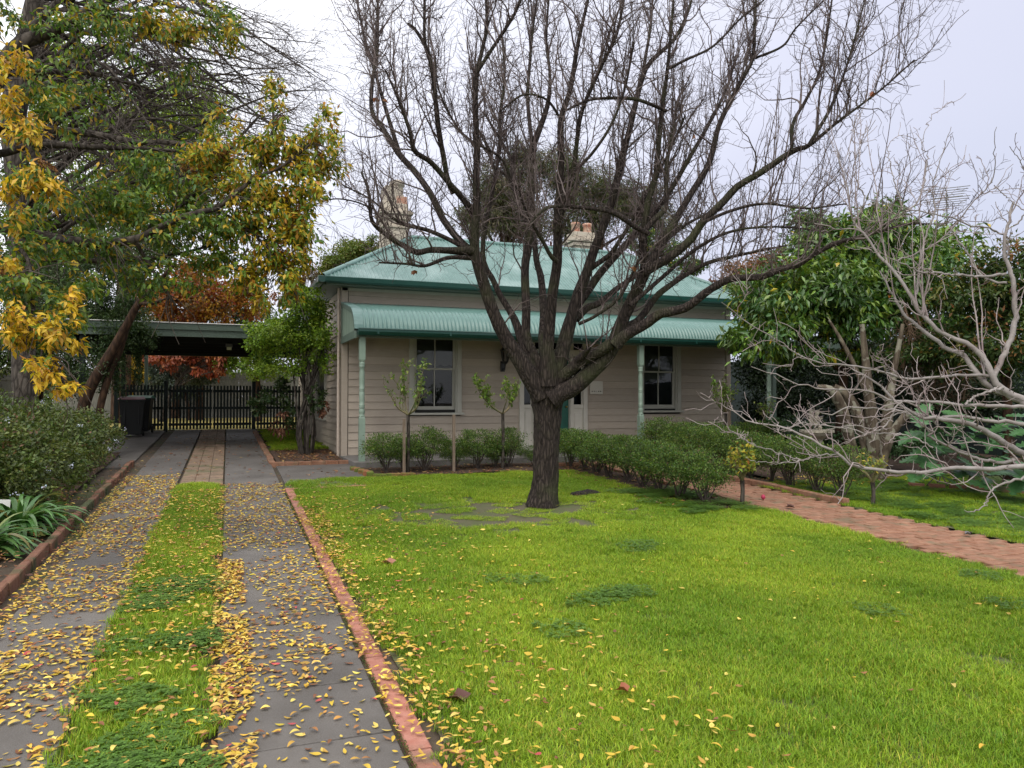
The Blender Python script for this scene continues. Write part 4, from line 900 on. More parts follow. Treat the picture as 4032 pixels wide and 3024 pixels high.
# elm with yellowing leaves on the left
elm = empty('yellowing_elm', (-4.3, 6.4, gf(6.4)), 'overhanging elm with mixed green and golden autumn leaves and brown seed clusters on the left', 'tree')
el = [
 ([(-260,560,60),(-100,470,40),(0,490,28),(80,509,24),(193,525,21),(290,518,18),(355,486,15),(419,461,13),(467,451,11),(503,425,10),(548,387,8),(612,358,7),(677,306,5)],[6.2,6.6,6.8]),
 ([(-200,360,70),(-60,240,50),(32,106,32),(97,74,26),(129,60,22),(180,25,18),(239,0,15),(300,-30,12)],[6.4,6.8]),
 ([(-60,240,40),(30,110,30),(80,50,18),(140,-10,10)],[6.5,6.9]),
 ([(-150,300,30),(0,280,18),(106,280,17),(200,290,15),(290,306,13),(360,308,11),(435,315,8),(520,320,5)],[6.6,7.2]),
 ([(-100,350,20),(16,329,16),(80,313,14),(226,319,12),(290,320,10),(380,326,6)],[6.7,7.0]),
 ([(0,160,12),(64,158,13),(129,155,12),(206,160,10),(250,172,8),(320,190,5)],[6.9,7.2]),
 ([(0,560,14),(107,561,12),(236,564,11),(315,558,9),(365,553,7),(460,530,5)],[6.9,7.1]),
 ([(290,518,9),(340,600,7),(380,660,5)],[6.7,6.9]),
 ([(467,451,7),(540,500,6),(600,560,4),(640,640,3)],[6.8,6.9]),
 ([(-80,560,24),(0,600,14),(60,680,9),(110,760,6),(140,830,3)],[5.8,5.4]),
 ([(20,520,12),(60,560,8),(70,640,6),(60,720,3)],[6.0,5.6]),
 ([(60,300,14),(80,360,8),(105,430,5)],[6.0,5.6]),
 ([(548,387,6),(585,300,6),(590,240,5),(585,180,4)],[6.9,7.0]),
 ([(310,500,9),(420,420,8),(480,340,7),(560,250,5)],[6.8,7.4]),
 ([(210,30,8),(300,60,7),(390,90,6),(440,60,4)],[6.8,7.1]),
 ([(330,0,8),(430,30,7),(500,70,5)],[7,7.2]),
]
EP, ER = [], []
for pts, dep in el:
    P, R_ = V2(pts, dep); P, R_ = resample(P, R_, 30); EP.append(P); ER.append(R_)
    link_mesh('branch', knobbly('branch', P, R_, 9, .05), M['elm'], elm)
t0 = at(-260, 560, 6.2); P, R_ = resample(np.array([(t0[0]-.2, t0[1]+.1, -.1+gf(6)), (t0[0]-.1, t0[1], 1.2), tuple(t0), tuple(at(-60, 240, 6.4)), tuple(at(-80, 0, 6.5))]), np.array([.26, .22, .19, .14, .09]), 24)
link_mesh('trunk', knobbly('trunk', P, R_, 18, .05), M['elm'], elm)
EP = np.array(EP); ER = np.array(ER)
c1, s1 = sprout(EP, ER, 420, (.25, .8), tang=.6, up=-.1, out=.6, k=7, wander=.2, curl=-.14, tmin=.25, rmax=.006, rtip=.002)
link_mesh('twigs', tube_mesh('twigs', [(c1, s1, 4)]), M['elmtwig'], elm)['kind'] = 'stuff'
YG = [(2.4, (.45, .31, .022)), (1.6, (.50, .38, .03)), (2.6, (.08, .15, .02)), (2.4, (.20, .26, .025)), (1, (.30, .15, .015)), (.5, (.42, .19, .03))]
GY = [(2.6, (.06, .125, .025)), (2.6, (.11, .185, .03)), (1.8, (.18, .26, .035)), (1.1, (.36, .26, .02)), (.5, (.45, .30, .03))]
YY = [(4, (.62, .42, .03)), (2, (.48, .29, .02)), (1, (.17, .22, .025)), (.8, (.07, .13, .02)), (.7, (.42, .22, .04))]
S = []
def cl(px, py, d, rx, ry, n, pl_, rd=None, ln=.072, wd=.027, hang=-.55, clm=None, cr=.14):
    """a hanging spray: centre px,py (2212 view), distance, half sizes in px"""
    n = int(n*1.35); k = 1.8228/FPX*d; c = at(px, py, d); r = (rx*k, (rd or .5), ry*k)
    P, o_, ci = blob(n, c, r, clm or max(5, n//26), cr, .15)
    # short arching spray per clump: leaves alternate along it
    S.append(leaves(P, o_*.25+rng.normal(size=(n, 3))*.55+np.array([.12, -.1, hang]), rng.normal(size=(n, 3))*.6+np.array([0, -.3, 1.]), rng.uniform(ln*.6, ln*1.2, n), rng.uniform(wd*.75, wd*1.2, n), pal(n, pl_), .2))
for q in [
 (75,290,5.9,55,55,240,YY),(25,225,5.9,38,60,230,YY),(95,165,6.2,60,60,240,GY),(35,130,6.1,40,40,120,YY),(150,60,6.6,80,60,260,GY),(260,60,6.9,90,60,420,GY),(330,40,6.8,60,50,280,YG),(390,70,7.0,70,45,330,YG),(470,45,7.1,65,42,300,GY),(500,80,7.1,40,32,120,YG),
 (120,230,6.3,60,55,220,GY),(60,380,5.7,60,35,200,GY),(100,400,5.5,45,50,230,YY),(20,430,5.6,30,60,160,YY),(10,570,5.6,38,50,150,YY),(60,540,6.1,60,50,220,GY),(120,540,6.4,90,40,320,GY),(160,430,6.7,80,50,380,GY),(60,470,6.4,70,30,220,GY),
 (240,430,6.9,90,60,560,GY),(330,370,7.0,80,50,430,GY),(390,420,7.0,90,60,620,GY),(430,350,7.1,70,45,430,YG),(480,330,7.1,60,45,380,YG),(470,260,7.1,45,30,130,YG),(585,195,7.0,24,36,110,YG),(590,270,7.0,34,40,220,YG),(560,330,7.0,60,45,430,YG),(620,330,7.0,50,40,330,YG),(680,300,7.0,44,38,210,YG),(705,270,7.0,25,40,100,YG),(700,360,7.0,44,45,330,YG),
 (520,400,6.9,80,50,620,YG),(600,420,6.9,80,50,700,YG),(660,420,6.9,50,50,420,YG),(560,480,6.9,90,50,760,YG),(640,500,6.9,60,60,620,YG),(600,560,6.9,70,60,680,YG),(540,590,6.9,60,50,430,YG),(620,610,6.9,48,50,330,YG),(560,650,6.9,28,45,170,YG),(470,480,6.9,80,50,560,GY),(380,500,6.9,90,50,520,GY),(300,450,6.9,80,50,420,GY),(300,590,7.0,70,50,300,GY),(400,590,7.0,70,50,330,GY),(480,560,7.0,60,50,380,GY),(650,350,7.0,70,40,300,YG),
 (230,540,6.7,70,40,280,GY),(170,600,6.4,55,50,220,GY),(150,660,5.9,45,55,240,GY),(130,720,5.5,50,45,240,YY),(160,640,5.7,28,50,120,YY),(110,800,5.4,42,45,190,YY),(140,840,5.3,20,26,50,YY),(75,700,5.6,60,45,240,YY),(30,640,5.6,45,55,210,GY),(35,730,5.5,40,55,170,YY),(75,620,5.7,50,50,200,GY),(85,800,5.4,25,35,70,YY),
 (300,330,7.3,120,60,330,GY),(200,200,7.2,90,60,190,GY),(30,50,6.7,60,60,200,GY),(420,150,7.3,70,50,110,GY)]:
    cl(*q)
o = link_mesh('foliage', leaf_mesh('foliage', S), M['leaf'], elm); o['kind'] = 'stuff'
# seed clusters
S = []
for px, py, d, rx, ry, n in [(600,260,7,20,30,260),(560,320,7,30,26,260),(640,330,7,40,26,320),(690,340,7,22,40,260),(560,450,6.9,50,36,420),(620,470,6.9,46,40,420),(610,540,6.9,40,40,320),(640,600,6.9,30,36,240),(95,360,5.6,24,20,140),(110,720,5.5,30,26,160),(480,330,7,40,26,240),(330,60,6.9,40,30,160),(20,600,5.6,20,30,100),(400,370,7,50,30,200)]:
    k = 1.8228/FPX*d; P, o_, ci = blob(n, at(px, py, d), (rx*k, .3, ry*k), max(4, n//40), .10, .1)
    S.append(leaves(P, rng.normal(size=(n, 3)), rng.normal(size=(n, 3)), np.full(n, .018), np.full(n, .016), pal(n, [(1, (.16, .07, .025)), (1, (.24, .11, .03))]), .4))
link_mesh('seed_clusters', leaf_mesh('seed_clusters', S), M['litter'], elm)['kind'] = 'stuff'

# large drooping bare tree behind it
dro = empty('drooping_bare_tree', (-3.6, 13, gf(13)), 'dark tree with fine drooping leafless branches behind the yellowing elm', 'tree')
dp = [([(55,960,50),(52,800,46),(48,600,44),(40,420,44),(30,250,50),(60,100,48),(80,0,44),(100,-120,30)],[11.8,11.8])]
DP, DR = [], []
for pts, dep in dp:
    P, R_ = V2(pts, dep); P, R_ = resample(P, R_, 40); P[0, 2] = gf(P[0, 1])-.1; link_mesh('trunk', knobbly('trunk', P, R_, 16, .05), M['elm'], dro)
trunkP, trunkR = P, R_
for k in range(64):
    i0 = rng.integers(14, 36); st = trunkP[i0]; ex = rng.uniform(330, 740); ey = rng.uniform(40, 520); d1 = rng.uniform(10.2, 13.5)
    en = at(ex, ey, d1); mid = (st+en)/2+np.array([0, 0, rng.uniform(.2, 1.2)])
    q1_ = st*.72+en*.28+np.array([0, 0, rng.uniform(.2, .9)])
    P, R_ = resample(np.array([st, q1_, mid, en*.8+st*.2+np.array([0, 0, .3]), en]), np.array([.034, .026, .019, .011, .004])*rng.uniform(.7, 1.25), 30)
    DP.append(P); DR.append(R_)
DP = np.array(DP); DR = np.array(DR)
for k in range(len(DP)): link_mesh('branch', knobbly('branch', DP[k], DR[k], 6, .04), M['elm'], dro)
d1_, e1 = sprout(DP, DR, 700, (.5, 1.7), tang=.8, up=.15, out=.5, k=9, wander=.12, curl=-.10, tmin=.15, rmax=.008, rtip=.0028)
d2_, e2 = sprout(d1_, e1, 6500, (.15, .6), tang=.6, up=.1, out=.6, k=6, wander=.18, curl=-.08, tmin=.1, rmax=.004, rtip=.0022)
d3_, e3 = sprout(d2_, e2, 4500, (.03, .1), tang=.6, up=.1, out=.7, k=3, wander=.2, tmin=.3, rmax=.003, rtip=.0026)
link_mesh('twigs', tube_mesh('twigs', [(d1_, e1, 4), (d2_, e2, 3), (d3_, e3, 3)]), M['elmtwig'], dro)['kind'] = 'stuff'

def blobs_px(lst, nper=1.):
    """(px,py,depth,rx,ry,n[,rdepth]) -> blobs"""
    R = []
    for q in lst:
        px, py, d, rx, ry, n = q[:6]; k = 1.8228/FPX*d; R.append((int(n*nper), at(px, py, d), (rx*k, (q[6] if len(q) > 6 else (rx+ry)*k*.5), ry*k), max(10, int(n*nper)//60)))
    return R
DG = [(3, (.035, .065, .02)), (2, (.05, .085, .025)), (1, (.07, .10, .03))]
MG = [(3, (.055, .11, .022)), (2, (.08, .145, .028)), (1, (.12, .19, .03)), (.3, (.3, .25, .03))]
LG = [(3, (.15, .24, .02)), (2, (.21, .30, .03)), (1, (.09, .16, .02))]
def plant_tree(name, label, cat, base, trunkpts, tr, blobs, ln, wd, cols, mtr, mleaf=None, hang=-.2, cr=.16, shell=.35, clump_pal=.5, group=None, nbr=8, jit=.2):
    o = empty(name, base, label, cat, group)
    P, R_ = resample(np.array(trunkpts, float), np.array(tr, float), 20)
    link_mesh('trunk', knobbly('trunk', P, R_, 12, .05), mtr, o)
    if nbr:
        cs = [b for b in blobs]; BP, BR = [], []
        for k in range(nbr):
            b = cs[k % len(cs)]; i0 = rng.integers(10, 19); en = np.asarray(b[1])+rng.normal(size=3)*np.asarray(b[2])*.4
            p, r = resample(np.array([P[i0], (P[i0]+en)/2+[0, 0, .1], en]), np.array([R_[i0]*.6, R_[i0]*.35, .006]), 14); BP.append(p); BR.append(r)
        BP = np.array(BP); BR = np.array(BR); sz = float(np.mean([np.mean(b[2]) for b in blobs]))
        t_, r_ = sprout(BP, BR, nbr*16, (.2*sz, .8*sz), k=6, rmax=.012, rtip=.003)
        link_mesh('limbs', tube_mesh('limbs', [(BP, BR, 6), (t_, r_, 4)]), mtr, o)
    f = link_mesh('foliage', leaf_mesh('foliage', foliage(blobs, ln, wd, cols, hang=hang, cr=cr, shell=shell, clump_pal=clump_pal, jit=jit)), mleaf or M['leaf'], o); f['kind'] = 'stuff'
    return o

# leaning brown trunks with dark foliage
lean = empty('leaning_tree', tuple(at(185, 870, 14.5)*[1, 1, 0]+[0, 0, gf(13)]), 'reddish brown double trunk leaning right under dark green foliage beside the carport', 'tree')
for pts, dep in (([(176,900,26),(186,860,25),(205,820,23),(250,745,20),(275,700,17),(300,655,15),(345,605,10),(380,570,6)],[14.5,14.5]), ([(214,890,15),(224,850,15),(240,800,14),(262,750,13),(276,700,11)],[14.6,14.6]), ([(300,655,9),(330,655,7),(370,640,4)],[14.5,14.2])):
    P, R_ = V2(pts, dep); P, R_ = resample(P, R_, 26)
    if pts[0][1] > 880: P[0, 2] = gf(P[0, 1])-.1
    link_mesh('trunk', knobbly('trunk', P, R_, 12, .06), M['brown'], lean)
link_mesh('foliage', leaf_mesh('foliage', foliage(blobs_px([(270,700,15.5,70,60,7000),(200,650,15.5,80,80,7000),(120,600,15.8,90,120,7000),(230,790,14.9,50,70,3500),(150,800,15.2,70,70,4500),(300,760,15.6,20,70,1500),(295,725,15,40,40,3500),(230,560,15.6,90,80,6500),(40,660,16,60,140,5000),(300,620,15.2,50,50,2600)]), .055, .03, DG, cr=.12, shell=.2, clump_pal=.5)), M['leaf'], lean)['kind'] = 'stuff'

# pale green tree seen through the drooping one and other background trees: (name,label,px base..)
def bg_tree(name, label, lst, ln, wd, cols, depth, px, mtr=M['brown'], nper=1., mleaf=None, cr=.13, shell=.25, hang=-.1, tr=.16, nbr=6, cat='tree', jit=.2):
    b = at(px, 900, depth); b[2] = gf(b[1]); bl = blobs_px(lst, nper); top = np.mean([q[1] for q in bl], axis=0)
    return plant_tree(name, label, cat, tuple(b), [(b[0], b[1], b[2]-.1), (b[0]*.6+top[0]*.4, b[1]*.6+top[1]*.4, b[2]*.5+top[2]*.5), tuple(top)], [tr, tr*.7, tr*.3], bl, ln, wd, cols, mtr, mleaf, hang, cr, shell, .5, nbr=nbr, jit=jit)
bg_tree('pale_green_tree', 'tall yellow green tree showing behind the drooping bare branches', [(390,250,24,120,110,9000),(300,330,24,120,100,8000),(430,380,24,70,80,4500),(200,250,25,120,140,7000),(250,430,24,110,70,5000),(130,150,25,80,100,4000)], .12, .06, [(3, (.26, .36, .02)), (2, (.34, .44, .03)), (1.5, (.14, .22, .025))], 24, 260, tr=.3)
bg_tree('dark_backdrop_tree', 'dark olive tree filling the gap behind the elm at the left edge', [(60,350,19,100,160,7000),(60,560,18.5,110,100,6500),(160,500,19,100,90,6000),(330,520,20,110,70,5000),(20,760,18,60,60,2500),(120,720,18.5,80,60,3500)], .10, .05, [(3, (.05, .075, .02)), (2, (.075, .12, .025)), (1, (.12, .15, .03))], 19, 60, tr=.25)
bg_tree('orange_autumn_tree', 'tree with orange and rust leaves rising over the carport roof', [(400,640,28,60,60,3800),(470,650,28,70,55,3800),(350,650,28.5,60,60,3000),(540,650,29,50,50,2000),(430,590,29,90,40,1800)], .13, .09, [(2, (.42, .17, .03)), (2, (.32, .11, .03)), (1.5, (.50, .28, .04)), (1, (.20, .13, .07)), (.7, (.26, .05, .03))], 28, 430, tr=.15)
bg_tree('red_leaved_tree', 'small dark branched tree with drooping red brown leaves behind the gate', [(350,775,25.5,60,26,650),(440,785,26,50,30,800),(470,780,26,26,36,900),(400,770,26,50,20,300)], .16, .09, [(2, (.30, .07, .03)), (1, (.38, .13, .05)), (1, (.2, .05, .03))], 25.6, 345, mtr=M['elm'], nbr=22, hang=-.9, tr=.09)
bg_tree('yellow_shrub', 'yellow leaved shrub behind the bins and picket fence', [(292,800,24.6,24,30,1500),(272,840,24.5,16,30,900),(310,812,24.6,20,18,500)], .07, .045, [(3, (.55, .38, .04)), (1, (.35, .25, .03))], 24.6, 285, tr=.03, nbr=8, cat='shrub')
bg_tree('bright_green_tree', 'bushy bright green tree beyond the gate beside the house', [(540,745,26,60,45,5200),(575,790,26,50,40,3600),(500,780,26,30,30,1700),(600,720,26,50,40,3000)], .08, .05, LG, 26, 560, tr=.12)
bg_tree('grey_green_shrub', 'dark grey green shrub beyond the middle of the gate', [(430,800,27,50,36,3500),(360,800,28,50,40,3500),(390,840,28,70,30,2500)], .10, .06, [(2, (.05, .07, .05)), (1, (.10, .13, .10))], 27.5, 410, cat='shrub', tr=.08)
bg_tree('dark_rear_tree', 'near black evergreen mass behind the red leaved tree', [(380,740,30,120,80,7000),(520,700,31,90,60,4000),(260,740,30,80,90,5000)], .14, .08, DG, 30.5, 380, tr=.2)
bg_tree('gum_tree', 'tall grey green gum tree behind the ridge, left of the rear chimney', [(1080,410,40,70,60,7000),(1050,470,40,80,50,6500),(1130,360,41,60,50,4500),(1120,480,41,80,60,6000)], .26, .05, [(3, (.065, .08, .03)), (2, (.09, .10, .04)), (1.3, (.15, .12, .06))], 40, 1090, tr=.35, hang=-.8)
bg_tree('gum_tree', 'tall olive gum tree behind the roof, right of the rear chimney', [(1210,370,42,70,60,6000),(1290,420,42,80,60,6500),(1370,440,42,80,50,5500),(1240,480,42,90,60,6000),(1420,480,42,60,40,3000)], .26, .05, [(3, (.06, .08, .025)), (2, (.085, .10, .035)), (1.3, (.16, .13, .06))], 42, 1270, tr=.35, hang=-.8)
bg_tree('green_yard_tree', 'rounded light green tree beyond the left end of the roof', [(760,550,30,60,34,5200),(810,540,30,36,30,2400),(720,575,30,36,26,1800)], .11, .06, [(3, (.11, .16, .03)), (2, (.16, .2, .035)), (1, (.2, .17, .05))], 30, 770, tr=.15)
bg_tree('rust_shrub', 'rust brown twiggy tree behind the right end of the roof', [(1600,600,27,60,50,2300),(1560,640,27,40,40,1500),(1660,580,28,50,50,2000)], .12, .07, [(2, (.20, .09, .045)), (1, (.28, .13, .06)), (1, (.14, .10, .06))], 27, 1610, tr=.12, nbr=20)
bg_tree('green_rear_tree', 'mid green tree over the right slope of the roof', [(1430,545,33,55,36,3000),(1380,520,33,40,30,1500),(1490,580,33,40,30,1500)], .14, .07, MG, 33, 1430, tr=.2)
bg_tree('olive_rear_tree', 'olive and brown hedge tree low on the skyline beyond the rust coloured tree', [(1700,600,30,90,50,3500),(1830,560,31,100,60,4500),(2000,540,31,90,60,3500)], .13, .07, [(2, (.10, .12, .035)), (1, (.2, .14, .06)), (1, (.07, .10, .03))], 31, 1800, tr=.2)
bg_tree('brown_bush', 'brown leafless thicket below the eaves left of the house', [(680,600,31,30,30,900),(640,640,31,40,30,1500),(705,585,31,30,26,1100)], .09, .05, [(2, (.17, .11, .07)), (1, (.13, .13, .05))], 31, 670, tr=.08, nbr=24)
# bare vertical poplar-like twigs on the skyline left of the eave
pop = empty('bare_poplar', tuple(at(655, 700, 38)*[1, 1, 0]+[0, 0, gf(30)]), 'thin leafless upright tree faint on the skyline left of the eave', 'tree')
P, R_ = V2([(655,760,6),(655,600,5),(656,500,2)],[38,38]); P, R_ = resample(P, R_, 20); P[0, 2] = gf(30); link_mesh('trunk', knobbly('trunk', P, R_, 8), M['elm'], pop)
x1, y1 = sprout(P[None], R_[None], 60, (1., 3.2), tang=.8, up=.8, out=.4, k=6, wander=.06, curl=.15, tmin=.3, rmax=.03, rtip=.012); link_mesh('twigs', tube_mesh('twigs', [(x1, y1, 3)]), M['elmtwig'], pop)['kind'] = 'stuff'
# far tree line all round the back, so that the horizon is closed
S = []
for k in range(60):
    xx = -45+k*1.9; yy = 52+rng.uniform(-4, 6); h = rng.uniform(2.0, 3.6)
    S.append((900, (xx, yy, gf(40)+h*.6), (2.4, 2., h*.75), 14))
link_mesh('distant_treeline', leaf_mesh('distant_treeline', foliage(S, .35, .2, [(2, (.08, .10, .035)), (1, (.14, .10, .05)), (1, (.05, .075, .03))], cr=.2, shell=.2)), M['leaf'])['kind'] = 'stuff'

# broad leafed evergreen on the right
def mesh_ev(): pass
EV = [(3.2, (.055, .125, .028)), (2.6, (.095, .175, .03)), (2., (.17, .26, .035)), (.2, (.45, .36, .03)), (.02, (.45, .18, .04))]
ev = bg_tree('broad_leafed_tree', 'dense evergreen tree with long drooping glossy leaves at the right end of the verandah', [(1690,640,14.2,90,80,4200,1.),(1960,600,14.6,90,90,2600,1.),(1780,630,13.9,90,80,2600,1.),(1790,560,14.6,110,90,3300,1.1),(1880,500,15.2,80,60,1500,1.),(1930,470,15.4,40,46,650,.7),(1760,500,15.,70,50,1100,.9),(1900,620,14.8,100,90,3000,1.1),(1810,680,14.2,110,60,2600,1.),(1650,720,13.7,65,50,1500,.8),(2010,560,15.4,80,90,2000,1.),(1990,680,15,80,70,1900,1.),(1720,760,14.,70,30,700,.8),(1880,760,14.6,80,30,900,.8)], .17, .06, EV, 14.8, 1810, mtr=M['brown'], mleaf=M['leafgloss'], hang=-.75, cr=.15, shell=.3, tr=.12, nbr=18)
bg_tree('right_hand_tree', 'dark green shrubby tree at the right edge behind the pale branches', [(2120,640,12.5,90,70,3200,.9),(2190,590,12.2,60,80,2500,.9),(2180,730,12,80,80,3500,.9),(2060,760,13,80,60,3000,.9),(2290,650,12,90,120,3500,1.)], .10, .045, [(3, (.04, .075, .02)), (2, (.07, .11, .025)), (1, (.14, .14, .03)), (.3, (.25, .12, .05))], 12.4, 2180, mtr=M['brown'], tr=.1, nbr=12)
bg_tree('shade_shrub', 'shrub with leaves coloured dark for the shade of the corner behind the bird bath', [(1660,790,19.5,90,60,6000),(1780,770,19,100,60,6000),(1900,760,18,100,60,5000),(2040,760,17,100,60,5000),(1700,850,19,110,80,6000),(1850,830,18,110,90,6500),(2000,830,17,110,90,6500),(2130,850,15,90,80,5000),(1640,900,19.5,40,60,2200)], .09, .045, [(3, (.018, .035, .014)), (2, (.028, .05, .018))], 18.5, 1850, tr=.1, cat='shrub', nbr=0)  # leaf colours near black, painting the shade under the trees
bg_tree('shade_shrub', 'low blue green undergrowth around the foot of the bird bath', [(1720,930,15.8,60,30,2600,.7),(1800,950,15.2,80,34,3600,.7),(1660,940,16.2,40,30,1500,.6),(1900,960,14.2,80,30,2900,.6),(1990,960,13.4,60,32,2300,.5)], .075, .04, [(3, (.045, .09, .035)), (2, (.06, .12, .045))], 15.5, 1760, tr=.03, cat='shrub', nbr=0)
# brown vine tangle under the evergreen
tg = empty('brown_vine_tangle', tuple(at(2000, 760, 13.6)), 'dry brown vine tangle hanging under the trees at the right', 'vine')
c0 = at(np.array([1980, 2010, 2040, 1950., 2080]), np.array([680, 720, 700, 650., 720]), np.full(5, 13.6)); BP = np.stack([np.stack([c, c+[.2, 0, -.5], c+[.1, .1, -1.2]]) for c in c0]); BR = np.full(BP.shape[:2], .02)
x1, y1 = sprout(BP, BR, 420, (.3, 1.1), tang=.4, up=-.1, out=.9, k=8, wander=.4, curl=-.15, rmax=.006, rtip=.003)
link_mesh('stems', tube_mesh('stems', [(BP, BR, 6), (x1, y1, 3)]), mat('dry_vine', (.14, .09, .055), .9), tg)['kind'] = 'stuff'

# multi-trunked crepe myrtle with mottled bark
my = empty('mottled_tree', (10.03, 9.9, gf(9.9)), 'multi trunked tree with mottled grey brown bark standing on the side lawn', 'tree')
mt_ = [([(1850,1030,30),(1850,1000,26),(1838,960,22),(1825,900,22),(1808,860,22),(1790,840,16),(1765,835,8)],[12.7,12.5]),
 ([(1882,1032,36),(1880,990,30),(1868,940,28),(1858,905,26),(1845,880,24),(1825,850,20),(1800,835,14)],[12.8,12.9]),
 ([(1890,1030,34),(1888,980,30),(1884,930,26),(1880,880,24),(1875,840,22),(1870,780,16),(1862,700,10)],[12.7,12.7]),
 ([(1898,1028,30),(1900,980,26),(1912,930,24),(1918,890,22),(1925,840,18),(1935,780,12),(1950,700,8)],[12.8,12.8]),
 ([(1902,1030,22),(1908,990,20),(1925,940,18),(1950,905,17),(1966,885,17)],[12.6,12.4]),
 ([(1884,880,12),(1850,800,10),(1820,740,8),(1790,690,5)],[12.8,13])]
for pts, dep in mt_:
    P, R_ = V2(pts, dep); P, R_ = resample(P, R_, 26); P[0, 2] = gf(P[0, 1])-.08; link_mesh('trunk', knobbly('trunk', P, R_, 14, .08), M['mottle'], my)

# big lobed leaves at the right
ac = empty('acanthus_clump', (11.2, 8.8, gf(8.8)), 'clump of large lobed dark green leaves at the right edge of the side lawn', 'plant')
def lobed():
    n = 7; pts = [(0, 0)]
    for s in (1,):
        pass
    out = []
    for i in range(n):
        u = (i+.5)/n; w_ = .34*math.sin(PI*min(1, u*1.05+.08))**.7; out += [(w_*.55, u-.06), (w_, u+.02)]
    out = [(.02, 0)]+out+[(0, 1.06)]; left = [(-a, b) for a, b in out[::-1][1:]]
    return np.array(out+left)
LB = lobed()
def big_leaf(base, d, nrm_, L_, par, col, mesh_cache={}):
    key = 'lb'
    if key not in mesh_cache:
        V = [(0, 0, 0)]; n = len(LB); V = [(x, y, .10*abs(x)-.25*y*y*.8) for x, y in LB]; mid = [(0, t, -.25*t*t*.8-.012) for t in np.linspace(0, 1, 5)]
        F = []; b = len(V); V += mid
        half = (n+1)//2
        def nearest(y): return b+int(np.argmin([abs(y-q) for q in np.linspace(0, 1, 5)]))
        for i in range(n-1):
            a_, c_ = nearest(LB[i][1]), nearest(LB[i+1][1])
            F.append((i, i+1, c_));
            if a_ != c_: F.append((i, c_, a_))
        me = bpy.data.meshes.new('leaf'); me.from_pydata([tuple(map(float, v)) for v in V], [], F); me.materials.append(mat('lobed_leaf', (.035, .10, .03), .35, (.06, .15, .045), 6, spec=.5)); mesh_cache[key] = me
    o = bpy.data.objects.new('leaf', mesh_cache[key]); LK(o); o.parent = par
    d = Vector(d).normalized(); x = d.cross(Vector(nrm_)).normalized(); z = x.cross(d)
    o.matrix_local = Matrix.Translation(Vector(base)-par.location) @ Matrix((x, d, z)).transposed().to_4x4() @ Matrix.Scale(L_, 4)
for k in range(95):
    px = rng.uniform(1985, 2290); d = 11.2+rng.uniform(-.7, .7); py = rng.uniform(880, 1040); b = at(px, py, d); b[2] = max(b[2], gf(b[1])+.08)
    a = rng.uniform(0, 2*PI); big_leaf(b, (math.cos(a)*.8-.2, math.sin(a)*.8-.5, rng.uniform(-.45, .35)), (rng.normal()*.2, -.3, 1), rng.uniform(.28, .55), ac, None)
P = np.array([[(11.2+rng.normal()*.4, 8.9+rng.normal()*.3, gf(9)), (11.2+rng.normal()*.5, 8.9+rng.normal()*.4, gf(9)+.5)] for _ in range(16)]); link_mesh('stems', tube_mesh('stems', [(P, np.full((16, 2), .01), 5)]), M['elmtwig'], ac)
lump_ = empty('brick_edge', (10.6, 8.1, gf(8.1)), 'low dark red brick garden edge beneath the lobed leaves', 'edging')
for i in range(9): brick_obj(bmk, 'brick', (10.2+i*.2, 8.9-i*.2, gf(8.5)+.08), .75, lump_, None)

# lilac-like tree against the side wall
sw_ = plant_tree('wall_shrub', 'light green shrub tree with many thin stems against the side wall of the house', 'shrub', (1.62, 15.7, gf(15.7)),
    [(1.62, 15.7, gf(15.7)-.1), (1.6, 15.7, 1.5), (1.55, 15.75, 2.4)], [.05, .04, .02],
    blobs_px([(660,660,15.2,60,45,2600),(620,720,15.2,70,50,3000),(690,710,15.2,40,60,1700),(580,730,15.4,60,40,1900),(640,790,15.3,70,40,900),(560,780,15.6,40,40,700),(640,635,15.2,30,22,700),(700,770,15.1,30,40,350)]), .07, .042,
    [(3, (.16, .26, .022)), (2, (.25, .35, .035)), (1.2, (.07, .14, .02))], M['elm'], cr=.13, shell=.25, nbr=10)
st = []
for k in range(9):
    a = rng.uniform(0, 2*PI); e_ = at(rng.uniform(600, 720), rng.uniform(690, 800), 15.3)
    st.append(resample(np.array([(1.62+.1*math.cos(a), 15.7+.1*math.sin(a), gf(15.7)-.05), (1.62+.16*math.cos(a), 15.7+.12*math.sin(a), 1.3), e_]), np.array([.03, .022, .01]), 12))
for q in st: link_mesh('stem', tube_mesh('stem', [(q[0][None], q[1][None], 7)]), M['elm'], sw_)
link_mesh('low_foliage', leaf_mesh('low_foliage', foliage(blobs_px([(590,850,15.6,36,30,500),(680,860,15.2,22,28,260),(560,880,16,20,20,250),(640,900,15.5,26,24,200)]), .09, .05, DG)), M['leaf'], sw_)['kind'] = 'stuff'
link_mesh('wilted_leaves', leaf_mesh('wilted_leaves', foliage(blobs_px([(610,915,15.5,26,30,160),(700,880,15.2,14,20,60)]), .09, .05, [(1, (.16, .07, .04))], hang=-1)), M['litter'], sw_)

